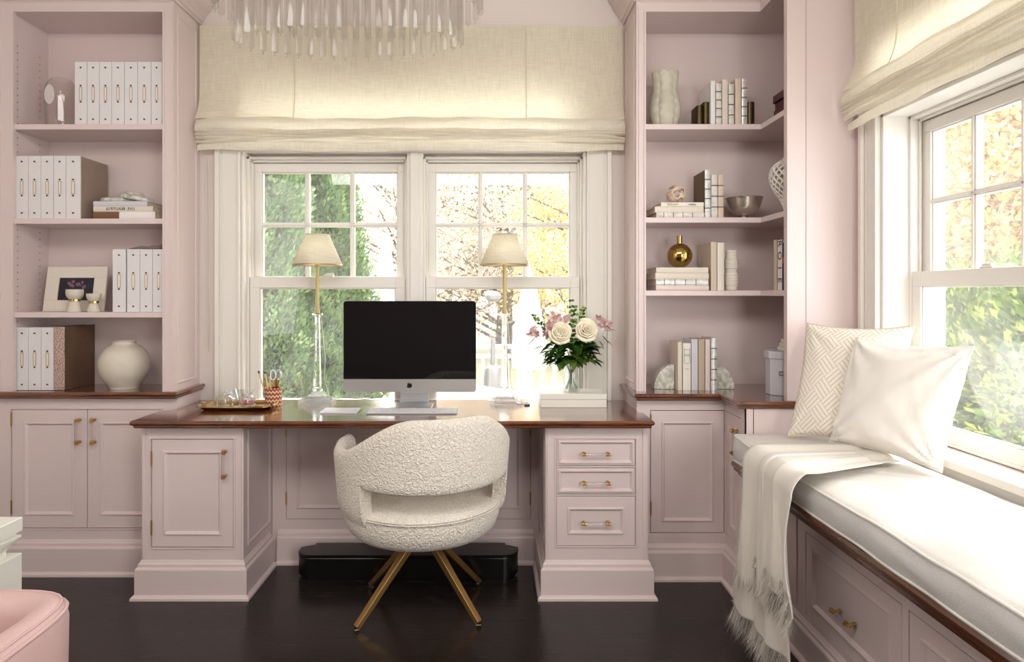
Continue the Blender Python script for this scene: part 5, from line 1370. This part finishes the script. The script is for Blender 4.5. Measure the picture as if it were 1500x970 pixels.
# ------------------------------------------------------------------ pillows
def pillow(name, label, m, P00, P10, P01, thick, seed, puff=.45, tip=.09, wr=1.0):
    """P00, P10, P01: lower near corner, lower far corner, upper near corner of the square"""
    P00, P10, P01 = map(Vector, (P00, P10, P01)); U = P10 - P00; V = P01 - P00; N = U.cross(V).normalized()
    n = 56; mb = MB(); uvs = []
    t = thing(name, label, 'pillow', (P00 + P10) / 2)
    for side in (1, -1):
        def f(a, b, side=side):
            u, v = 2 * a - 1, 2 * b - 1
            su = u * (1 - tip * (1 - v * v) * abs(u) ** 3); sv = v * (1 - tip * (1 - u * u) * abs(v) ** 3)
            e = max(0, (1 - u * u) * (1 - v * v)) ** puff
            # creases running in from the corners and edges
            w = noise.noise((u * 2.2 + seed, v * 2.2, side * 2)) * .06 + noise.noise((u * 9 + v * 3, v * 3 - u * 2 + seed, side)) * .035 * wr * (u * u + v * v) + .05 * wr * math.sin((u * 8 + v * 11) * 1.4 + seed) * max(0, u * u + v * v - .55) + .04 * wr * math.sin(v * 26 - u * 9 + seed * 2) * max(0, u - .15) * (1 - v) * .5 + .02 * wr * math.sin((u * 9 - v * 14) + seed) * noise.noise((u * 3, v * 3 + seed, 4))
            th = thick / 2 * e * (1 + w)
            for cu, cv in ((-1, -1), (1, -1), (1, 1), (-1, 1)):
                d = math.hypot(u - cu, v - cv); an = math.atan2(v - cv, u - cu)
                th += .0075 * wr * math.sin(an * 13 + seed + cu * 2 + cv) * math.exp(-d * 1.7) * min(1, d * 3) * min(1, e * 3)
            return P00 + U * ((su + 1) / 2) + V * ((sv + 1) / 2) + N * (side * th) + V * (.012 * math.sin(u * 3 + seed) * (1 - abs(v)))
        mb.grid(f, n, n)
        uvs += [(i / (n - 1), j / (n - 1)) for j in range(n) for i in range(n)]
    o = build(mb, 'cover', m, t, fix=False)
    uvl = o.data.uv_layers.new(name='UVMap')
    for lp in o.data.loops: uvl.data[lp.index].uv = uvs[lp.vertex_index]
    E = []
    K = 200
    for k in range(K):
        s = 4 * k / K; q = int(s); r = s - q; a, b = ((r, 0), (1, r), (1 - r, 1), (0, 1 - r))[q]
        u, v = 2 * a - 1, 2 * b - 1; su = u * (1 - tip * (1 - v * v) * abs(u) ** 3); sv = v * (1 - tip * (1 - u * u) * abs(v) ** 3)
        E.append(P00 + U * ((su + 1) / 2) + V * ((sv + 1) / 2) + V * (.012 * math.sin(u * 3 + seed) * (1 - abs(v))))
    mb = MB(); mb.tube(E, .004, 6, closed=True); build(mb, 'seam', m, t)
    return t
pillow('patterned_pillow', 'cream pillow with a raised diagonal key pattern leaning in the bench corner', FRET, (1.205, 2.60, .758), (1.50, 2.36, .758), (1.325, 2.685, 1.215), .15, 3.3, wr=.7)
pillow('white_pillow', 'plain white square pillow leaning on the patterned pillow', PILLOWM, (1.325, 2.50, .755), (1.475, 2.09, .752), (1.43, 2.50, 1.168), .19, 8.1, wr=1.6)

# ------------------------------------------------------------------ throw
t = thing('throw_blanket', 'cream wool throw with fringed ends hanging over the bench edge', 'throw', (1.1, 2.35, .60))
def zcush(x, y): return .745 + max(0, y - 2.45) * .06 + .004 * math.sin(y * 9)
def throw_fn(y0, y1, zend, off, seed, xin):
    """u across the throw, v from the pillow to the hanging end"""
    Ltop = xin - 1.02; Lh = .72 - zend; tot = Ltop + .06 + Lh
    def f(u, v):
        s = v * tot
        yy = y0 + (y1 - y0) * u
        fold = math.sin(u * 11 + seed) * .5 + math.sin(u * 23 + seed * 2) * .22 + .3 * math.sin(u * 5.2 + seed)
        if s < Ltop:
            x = xin - s; y = yy + .05 * (Ltop - s) * math.sin(seed) + (.5 - u) * .10 * (1 - s / Ltop); z = zcush(x, y) + off + .012 * (1 + fold) * (.6 + .4 * s / Ltop)
            y += .14 * (1 - s / Ltop) * .6
        else:
            q = s - Ltop; a = min(1, q / .10) * PI / 2; rr_ = .055
            h = max(0, q - .10)
            x = 1.02 - rr_ * math.sin(a) * .9 - off - .026 * (1 + fold) * min(1, .5 + h * 2); z = zcush(1.02, yy) + off + .012 * (1 + fold) * (1 - math.sin(a)) - rr_ * (1 - math.cos(a)) - h
            k = h / Lh
            y = yy + (.5 - u) * .05 * math.sin(min(1, k * 1.2) * PI) - .02 * k + .010 * math.sin(u * 17 + k * 4) + .09 * k * (u - .5)
        return Vector((x, y, z))
    return f
def fringe(f, vend, n, L, seed, edge=False):
    mb = MB(); random.seed(seed)
    for k in range(n):
        u = random.random() if not edge else edge[0]; v = vend if not edge else random.uniform(.35, 1)
        p = f(u, v); w = .0012
        d = Vector((random.uniform(-.35, .35) - .1, random.uniform(-.45, .45) + (0 if not edge else edge[1] * .9), -1)).normalized(); l = L * random.uniform(.6, 1.25)
        m_ = p + d * l * .5 + Vector((random.uniform(-.006, .006), random.uniform(-.006, .006), 0)); e_ = p + d * l + Vector((random.uniform(-.012, .012), random.uniform(-.012, .012), 0))
        if e_.z < .004: e_.z = .004
        up = Vector((0, 0, .006)); s_ = Vector((.25, 1, 0)).normalized() * w
        mb.add([p + up - s_, p + up + s_, m_ - s_ * .9, m_ + s_ * .9, e_], [(0, 1, 3, 2), (2, 3, 4)], 0, False)
    return mb
f1 = throw_fn(1.99, 2.25, .33, .012, 1.2, 1.31); f2 = throw_fn(2.10, 2.42, .125, .004, 4.0, 1.42)
for f, nm in ((f1, 'upper_fold'), (f2, 'lower_fold')):
    mb = MB(); mb.grid(f, 60, 130); build(mb, nm, THROWM, t, solid=.004, fix=False)
mb = fringe(f1, 1, 900, .075, 1)
for q in (fringe(f2, 1, 1100, .085, 2), fringe(f2, 1, 500, .02, 3, (1.0, 1)), fringe(f1, .93, 350, .07, 4), fringe(f2, .86, 350, .07, 6)):
    b = len(mb.v); mb.v += q.v; mb.f += [tuple(b + i for i in f_) for f_ in q.f]; mb.m += q.m; mb.s += q.s
o = build(mb, 'fringe', THROWM, t, fix=False); o['kind'] = 'stuff'

# ------------------------------------------------------------------ pink leather tub chair and white cabinet at the near side
t = thing('tub_chair', 'pink leather tub chair with a rolled piped rim', 'chair', (-1.297, 1.215, 0))
tcx, tcy = -1.297, 1.215
def tub(n, prof_fn, th0=-PI * .78, th1=PI * .78, rot=-.5):
    R = []
    for i in range(n):
        th = th0 + (th1 - th0) * i / (n - 1); a = th + rot + PI / 2
        R.append([Vector((tcx + (r) * math.cos(a), tcy + r * math.sin(a), z)) for r, z in prof_fn(th)])
    return R
def prof(th):
    h = .636; r = .325 / (abs(math.cos(th - .5 + PI / 2)) ** 6 + abs(math.sin(th - .5 + PI / 2)) ** 6) ** (1 / 6)
    return [(r - .03, .10), (r - .01, .2), (r, .4), (r + .003, h - .05), (r - .002, h - .028), (r - .012, h - .012), (r - .035, h - .001), (r - .055, h - .003), (r - .072, h - .014), (r - .085, h - .045), (r - .09, h - .12), (r - .09, .42), (r - .09, .10)]
mb = MB(); mb.rings(tub(72, prof), 0, True); build(mb, 'barrel_shell', PINKL, t, angle=60)
mb = MB(); mb.tube([R[4] + Vector((0, 0, .002)) for R in tub(72, prof)], .0048, 8); build(mb, 'piping', PINKL, t)
mb = MB(); mb.tube([R[5] + Vector((0, 0, .001)) for R in tub(72, prof)], .003, 8); build(mb, 'seam', PINKL, t)
mb = MB(); mb.lathe([(.0001, .28), (.20, .28), (.222, .30), (.225, .40), (.215, .43), (.19, .445), (.0001, .455)], 40, (tcx, tcy, 0)); build(mb, 'seat', PINKL, t)
mb = MB(); mb.lathe([(.0001, .0), (.20, 0), (.205, .012), (.05, .02), (.035, .04), (.035, .28), (.0001, .28)], 32, (tcx, tcy, 0)); mb.lathe([(.0001, .10), (.30, .10), (.30, .28), (.0001, .28)], 40, (tcx, tcy, 0)); build(mb, 'pedestal', BRASSD, t)

t = thing('white_cabinet', 'low white cabinet with a stepped cornice beyond the pink tub chair', 'cabinet', (-1.8, 1.85, 0))
cX, cY = -1.517, 2.05
mb = MB(); mb.box(-2.30, cX - .035, 1.60, cY - .035, .0, .50); build(mb, 'cabinet_body', WHITEL, t, bevel=.002)
mb = MB(); pl = [(-2.30, 1.60), (cX, 1.60), (cX, cY), (-2.30, cY)]
mb.stack(pl, [(-.035, .50), (-.030, .50), (-.030, .52), (-.012, .545), (-.012, .553), (-.002, .556), (-.002, .563), (-.012, .566), (-.012, .572), (0, .577), (0, .618), (-.002, .620)]); build(mb, 'cornice_top', WHITEL, t)
mb = MB(); mb.box(cX - .05, cX - .001, 1.64, cY - .001, .0, .505); build(mb, 'side_panel', WHITEL, t, bevel=.002)
# ------------------------------------------------------------------ outdoors
GZ = -.12
struct(MB().box(-14, 16, YW + .4, 40, GZ - .1, GZ), 'ground', mat('lawn_ground', (.45, .45, .34), .9, var=.25, scale=3))
WPAINT = mat('outdoor_white', (.78, .78, .77), .5)
BARK = mat('bark', (.36, .33, .30), .9, bump=.6, scale=20, var=.2)
def leaves(n, sampler, size, seed, aspect=.5):
    """many small pointed leaves as one numpy-built mesh: sampler(rng, n) gives positions and outward directions"""
    rng = np.random.default_rng(seed); P, D = sampler(rng, n)
    r = rng.normal(size=(n, 3)) * .6 + D; r /= np.linalg.norm(r, axis=1)[:, None]
    q = rng.normal(size=(n, 3)); s = np.cross(r, q); s /= np.linalg.norm(s, axis=1)[:, None]
    L = size * rng.uniform(.6, 1.4, n)[:, None]; W = L * aspect * .5
    V = np.stack([P, P + r * L * .5 + s * W, P + r * L, P + r * L * .5 - s * W], 1).reshape(-1, 3)
    me = bpy.data.meshes.new('foliage'); me.vertices.add(4 * n); me.vertices.foreach_set('co', V.astype(np.float32).ravel())
    me.loops.add(4 * n); me.loops.foreach_set('vertex_index', np.arange(4 * n, dtype=np.int32))
    me.polygons.add(n); me.polygons.foreach_set('loop_start', np.arange(0, 4 * n, 4, dtype=np.int32)); me.update(calc_edges=True)
    t = rng.normal(.5, .22, n).clip(0, 1); a = me.attributes.new('tone', 'FLOAT', 'FACE'); a.data.foreach_set('value', t.astype(np.float32))
    return me
def foliage(name, me, m, parent, loc=(0, 0, 0)):
    me.materials.append(m); o = link(bpy.data.objects.new(name, me)); o.parent = parent; o.location = loc; return o
HEDGE = leaf_mat('arborvitae_leaf', (.22, .33, .20), (.42, .53, .34), (.66, .73, .48), .35)
HEDGE2 = leaf_mat('shrub_leaf', (.14, .24, .12), (.36, .47, .22), (.78, .82, .42), .3)
AUT = leaf_mat('autumn_leaf', (.72, .58, .34), (.86, .73, .46), (.95, .88, .68), .5)
AUTP = leaf_mat('pale_autumn_leaf', (.60, .57, .52), (.76, .70, .60), (.86, .82, .74), .5)
PINE = leaf_mat('pine_needle', (.38, .42, .39), (.48, .52, .47), (.60, .63, .56), .4)
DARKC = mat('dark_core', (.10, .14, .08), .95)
def arborvitae(label, x, y, h, r, n, seed, ex=.62):
    t = thing('arborvitae', label, 'tree', (x, y, GZ), 'arborvitae outside the desk windows')
    mb = MB(); mb.cyl((0, 0, 0), (0, 0, h * .5), .07, .04, n=10); build(mb, 'trunk', BARK, t, local=True)
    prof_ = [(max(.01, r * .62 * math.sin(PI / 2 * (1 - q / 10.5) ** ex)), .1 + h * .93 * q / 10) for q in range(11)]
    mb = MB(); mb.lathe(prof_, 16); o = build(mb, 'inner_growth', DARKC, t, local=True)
    def samp(rng, n):
        z = rng.uniform(0, 1, n) ** 1.1; a = rng.uniform(0, 2 * np.pi, n)
        R = r * np.sin(np.pi / 2 * (1 - z).clip(0, 1) ** ex) * (.9 + .12 * np.sin(a * 5 + z * 20) + .08 * np.sin(a * 11 - z * 37)) * rng.uniform(.72, 1.05, n)
        P = np.stack([R * np.cos(a), R * np.sin(a), .05 + z * h], 1); D = np.stack([np.cos(a), np.sin(a), np.full(n, 1.3)], 1); return P, D
    foliage('foliage', leaves(n, samp, .05, seed, .42), HEDGE, t); return t
arborvitae('tall arborvitae nearest the window frame, brightest green', -2.22, 5.7, 5.2, .62, 95000, 1)
arborvitae('tall darker arborvitae in the middle of the hedge', -2.12, 7.2, 5.6, .66, 90000, 2)
arborvitae('tapering arborvitae at the open end of the hedge', -1.80, 6.55, 3.7, .66, 80000, 3, 1.0)
arborvitae('low arborvitae peeping past the computer', -1.75, 6.0, 1.55, .45, 30000, 4)

def tree(name, label, x, y, h, trunk_r, crown, n, size, m, seed, group=None, blobs=9, base=.35, gz=GZ, aspect=.6):
    rnd = random.Random(seed); t = thing(name, label, 'tree', (x, y, gz), group)
    mb = MB(); tips = []
    top = Vector((rnd.uniform(-.2, .2), rnd.uniform(-.2, .2), h * .9)); mb.tube([(0, 0, 0), (rnd.uniform(-.1, .1), 0, h * .3), (rnd.uniform(-.15, .15), .05, h * .6), top], lambda q: trunk_r * (1 - .8 * q) + .01, 8)
    for k in range(26):
        z = h * rnd.uniform(base, .9); a = rnd.uniform(0, 6.28); L = crown * rnd.uniform(.6, 1.0) * (1.15 - z / h * .6); p0 = Vector((0, 0, z * .92)); p1 = p0 + Vector((math.cos(a) * L * .5, math.sin(a) * L * .5, L * .25)); p2 = p0 + Vector((math.cos(a) * L, math.sin(a) * L, L * .45))
        mb.tube([p0, p1, p2], lambda q: trunk_r * .28 * (1 - .8 * q) + .006, 5); tips += [p1, p2]
        for j in range(5):
            b = p0.lerp(p2, rnd.uniform(.35, 1)); e_ = b + Vector((rnd.uniform(-.5, .5), rnd.uniform(-.5, .5), rnd.uniform(0, .6))) * L * .5; mb.tube([b, (b + e_) / 2 + Vector((0, 0, .03)), e_], lambda q: .012 * (1 - .6 * q), 4); tips.append(e_)
    build(mb, 'trunk', BARK, t, local=True)
    T = np.array([tuple(v) for v in tips])
    def samp(rng, n):
        i = rng.integers(0, len(T), n); d = rng.normal(size=(n, 3)) * crown * .13; return T[i] + d, d / (np.linalg.norm(d, axis=1)[:, None] + 1e-6)
    foliage('crown', leaves(n, samp, size, seed, aspect), m, t); return t
G = 'autumn trees beyond the deck'
k = 0
lab = ['pale autumn tree seen beside the hedge in the desk window', 'wispy grey-green pine in the upper desk window panes', 'pale gold tree behind the second crystal lamp', 'pale pinkish autumn tree seen above the computer', 'feathery pine at the far side of the desk windows', 'golden tree behind the bouquet']
tree('autumn_tree', lab[0], -2.2, 15, 4.6, .12, 2.4, 11000, .075, AUTP, 11, G, base=.15)
tree('pine_tree', lab[1], -1.4, 20, 10, .12, 3.4, 22000, .16, PINE, 12, aspect=.15)
tree('autumn_tree', lab[2], .3, 14, 3.9, .12, 2.3, 11000, .075, AUTP, 13, G, base=.08)
tree('autumn_tree', lab[3], -.6, 17, 5.2, .14, 2.6, 12000, .09, AUTP, 14, G, base=.12)
tree('pine_tree', lab[4], 1.6, 21, 11, .12, 4.2, 30000, .17, PINE, 15, aspect=.15)
tree('autumn_tree', lab[5], 1.8, 12.5, 3.7, .1, 2.0, 16000, .075, AUT, 16, G, base=.12)
tree('bare_tree', 'tall thin-leaved tree in the upper middle panes of the desk windows', .2, 18, 8.5, .12, 3.2, 11000, .10, PINE, 17, base=.25)
G = 'autumn trees outside the bench window'
tree('autumn_tree', 'golden autumn tree filling the near panes of the bench window', 6.6, 8.6, 5.5, .14, 2.3, 70000, .07, AUT, 21, G, base=.2)
tree('autumn_tree', 'golden autumn tree behind the bench window muntins', 6.2, 6.6, 5.0, .14, 2.1, 60000, .065, AUT, 22, G, base=.2)
tree('autumn_tree', 'taller amber tree furthest out beyond the bench window', 9.5, 11.5, 7.5, .2, 3.4, 60000, .10, AUT, 23, G, base=.12)
def shrub(label, x, y, rx, ry, h, n, seed, m=HEDGE2, size=.05, name='evergreen_shrub'):
    t = thing(name, label, 'shrub', (x, y, GZ), 'shrubs outside the bench window'); rnd = random.Random(seed)
    mb = MB()
    for k in range(10): a = rnd.uniform(0, 6.28); mb.tube([(0, 0, 0), (rx * .3 * math.cos(a), ry * .3 * math.sin(a), h * .5), (rx * .6 * math.cos(a), ry * .6 * math.sin(a), h * .85)], .012, 5)
    build(mb, 'stems', BARK, t, local=True)
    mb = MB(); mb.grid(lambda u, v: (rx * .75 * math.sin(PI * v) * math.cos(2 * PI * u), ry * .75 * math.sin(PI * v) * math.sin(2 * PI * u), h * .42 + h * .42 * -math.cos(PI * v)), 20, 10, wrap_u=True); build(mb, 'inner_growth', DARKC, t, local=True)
    def samp(rng, n):
        d = rng.normal(size=(n, 3)); d /= np.linalg.norm(d, axis=1)[:, None]; b = 1 + .12 * np.sin(d[:, 0] * 9 + seed) * np.cos(d[:, 1] * 8)
        R = b * rng.uniform(.75, 1.06, n); P = d * np.array([rx, ry, h * .5]) * R[:, None] + np.array([0, 0, h * .5]); P[:, 2] = P[:, 2].clip(.02); return P, d + np.array([0, 0, .5])
    foliage('foliage', leaves(n, samp, size, seed, .5), m, t)
shrub('glossy green shrub close outside the far pane of the bench window', 3.35, 4.35, .75, .9, 1.52, 34000, 31)
shrub('broad green shrub outside the near pane of the bench window', 3.1, 3.1, .8, .75, 1.62, 36000, 32)
shrub('dark green shrub behind the other two outside the bench window', 4.6, 5.6, .95, 1.1, 1.75, 30000, 33)

struct(MB().box(-2.8, 3.6, YW + .45, 8.1, GZ, GZ + .03), 'ground_deck', mat('pale_decking', (.60, .59, .56), .6, var=.1, scale=6))
# white deck railing
yr = 8.0; t = thing('deck_railing', 'white picket railing along the far side of the deck', 'railing', (.2, yr, GZ))
xa, xb = -2.6, 3.4; zt = az(505, yr)
mb = MB(); mb.box(xa, xb, yr - .05, yr + .05, zt - .05, zt); build(mb, 'top_rail', WPAINT, t); mb = MB(); mb.box(xa, xb, yr - .03, yr + .03, zt - .17, zt - .12); build(mb, 'upper_rail', WPAINT, t)
mb = MB(); mb.box(xa, xb, yr - .03, yr + .03, GZ + .07, GZ + .12); build(mb, 'bottom_rail', WPAINT, t)
pk = None
n = 40
for k in range(n):
    x = xa + (xb - xa) * (k + .5) / n
    if pk is None: mb = MB().box(-.022, .022, -.02, .02, GZ + .12, zt - .17); pk = build(mb, 'picket', WPAINT, t, local=True); o = pk
    else: o = pk.copy(); C.objects.link(o); o.parent = t
    o.location = (x - .2, 0, -GZ)
for x in (xa, -.45, .42, 1.9, xb):
    mb = MB(); mb.box(x - .06, x + .06, yr - .06, yr + .06, GZ, zt + .06); mb.box(x - .075, x + .075, yr - .075, yr + .075, zt + .06, zt + .08); build(mb, 'post', WPAINT, t)
# folded parasols
def parasol(label, px, Y, ytop, ybot, r):
    c = at(px, 430, Y); z1, z0 = az(ytop, Y), az(ybot, Y)
    t = thing('folded_parasol', label, 'parasol', (c.x, Y, GZ), 'folded parasols')
    mb = MB(); mb.cyl((c.x, Y, GZ + .05), (c.x, Y, z1 + .05), .02, n=10); build(mb, 'pole', WPAINT, t)
    mb = MB(); mb.lathe([(r, z0), (r * 1.05, z0 + .2), (r * .8, (z0 + z1) / 2), (r * .35, z1 - .1), (.02, z1)], 40, (c.x, Y, 0), sq=lambda a, z: 1 + .14 * math.cos(8 * a), cap0=True); build(mb, 'canopy', WPAINT, t)
    mb = MB(); mb.lathe([(.0001, 0), (.25, 0), (.25, .05), (.05, .07), (.0001, .07)], 24, (c.x, Y, GZ)); build(mb, 'base', WPAINT, t)
parasol('folded white parasol seen above the computer', 565, 8.6, 352, 500, .17)
parasol('folded white parasol seen behind the bouquet', 775, 7.2, 395, 540, .17)
# patio heater
Y = 7.0; c = ax(722, Y); t = thing('patio_heater', 'grey pillar patio heater standing on the deck', 'heater', (c, Y, GZ)); GREY = mat('heater_grey', (.55, .54, .53), .4, .5)
mb = MB(); mb.lathe([(.0001, 0), (.105, 0), (.105, az(545, Y) - GZ), (.09, az(538, Y) - GZ), (.04, az(534, Y) - GZ), (.0001, az(534, Y) - GZ)], 24, (c, Y, GZ)); build(mb, 'base', GREY, t)
mb = MB(); mb.cyl((c, Y, az(534, Y)), (c, Y, az(495, Y)), .028, n=14); build(mb, 'pole', GREY, t)
mb = MB(); mb.cyl((c, Y, az(495, Y)), (c, Y, az(442, Y)), .024, n=14); build(mb, 'glass_tube', ROD, t)
mb = MB(); mb.lathe([(.0001, 0), (.05, .0), (.085, .03), (.09, .07), (.06, .11), (.0001, .12)], 24, (c, Y, az(442, Y))); build(mb, 'reflector', GREY, t)
# outdoor sofa
Y = 5.0; t = thing('outdoor_sofa', 'white slip-covered outdoor sofa just outside the window', 'sofa', (ax(700, Y), Y, GZ))
x0, x1 = ax(575, Y), ax(850, Y)
mb = MB(); mb.box(x0, x1, Y, Y + .75, GZ + .12, .28); build(mb, 'seat', WPAINT, t, bevel=.03)
mb = MB()
def f(u, v): return (x0 + (x1 - x0) * u, Y - .02 - .05 * math.sin(PI * v), .1 + (az(563, Y) - .1 + .05 * math.sin(u * 7) * v) * v)
mb.grid(f, 40, 10); build(mb, 'back_cover', WPAINT, t, solid=.05, fix=False)
for x in (x0 + .05, x1 - .05): mb = MB(); mb.box(x - .03, x + .03, Y + .05, Y + .11, GZ, GZ + .13); build(mb, 'leg', WPAINT, t)

# ------------------------------------------------------------------ light
w = bpy.data.worlds.new('sky'); bpy.context.scene.world = w; w.use_nodes = True; nt = w.node_tree
bg = nt.nodes['Background']; bg.inputs[0].default_value = (.98, .985, 1.0, 1); bg.inputs[1].default_value = 6.5
def area(name, loc, target, sx, sy, power, col=(1, 1, 1)):
    l = bpy.data.lights.new(name, 'AREA'); l.shape = 'RECTANGLE'; l.size = sx; l.size_y = sy; l.energy = power; l.color = col
    o = link(bpy.data.objects.new(name, l)); o.location = loc; o.rotation_euler = (Vector(target) - Vector(loc)).to_track_quat('-Z', 'Y').to_euler(); return o
s = bpy.data.lights.new('sun', 'SUN'); s.energy = 1.6; s.angle = math.radians(7); s.color = (1, .95, .86)
o = link(bpy.data.objects.new('sun', s)); SUND = Vector((-.8, -.35, -1.05)); o.rotation_euler = SUND.to_track_quat('-Z', 'Y').to_euler()
area('ceiling_fill', (-.35, .45, 2.82), (-.3, 2.9, .9), 2.6, .9, 46, (1, .97, .93))  # added fill light under the ceiling, not a fitting of the room
area('near_fill', (1.5, -.62, 1.35), (-.6, 2.6, .75), 1.3, 1.5, 46, (1, .985, .97))  # added fill light at the near wall, where no window is built
area('side_fill', (-2.4, .6, 1.7), (1, 2.4, 1.0), 1.6, 1.6, 12, (1, .97, .94))  # added soft fill beside the left wall, which has no window
# ------------------------------------------------------------------ camera
cam = bpy.data.cameras.new('camera'); co = link(bpy.data.objects.new('camera', cam)); bpy.context.scene.camera = co
co.location = (0, 0, CAM_Z); co.rotation_euler = (PI / 2, 0, 0)
cam.sensor_fit = 'HORIZONTAL'; cam.sensor_width = 36; cam.lens = F_PX / 1500 * 36; cam.shift_x = (750 - VX) / 1500; cam.shift_y = -(485 - VY) / 1500
cam.clip_start = .02; cam.clip_end = 200
sc = bpy.context.scene
sc.view_settings.view_transform = 'Standard'; sc.view_settings.look = 'None'; sc.view_settings.exposure = .37; sc.view_settings.gamma = 1; sc.view_settings.use_curve_mapping = False
sc.cycles.max_bounces = 12; sc.cycles.transparent_max_bounces = 40; sc.cycles.diffuse_bounces = 5; sc.cycles.glossy_bounces = 4; sc.cycles.transmission_bounces = 8
sc.cycles.caustics_reflective = False; sc.cycles.caustics_refractive = False; sc.cycles.sample_clamp_indirect = 6
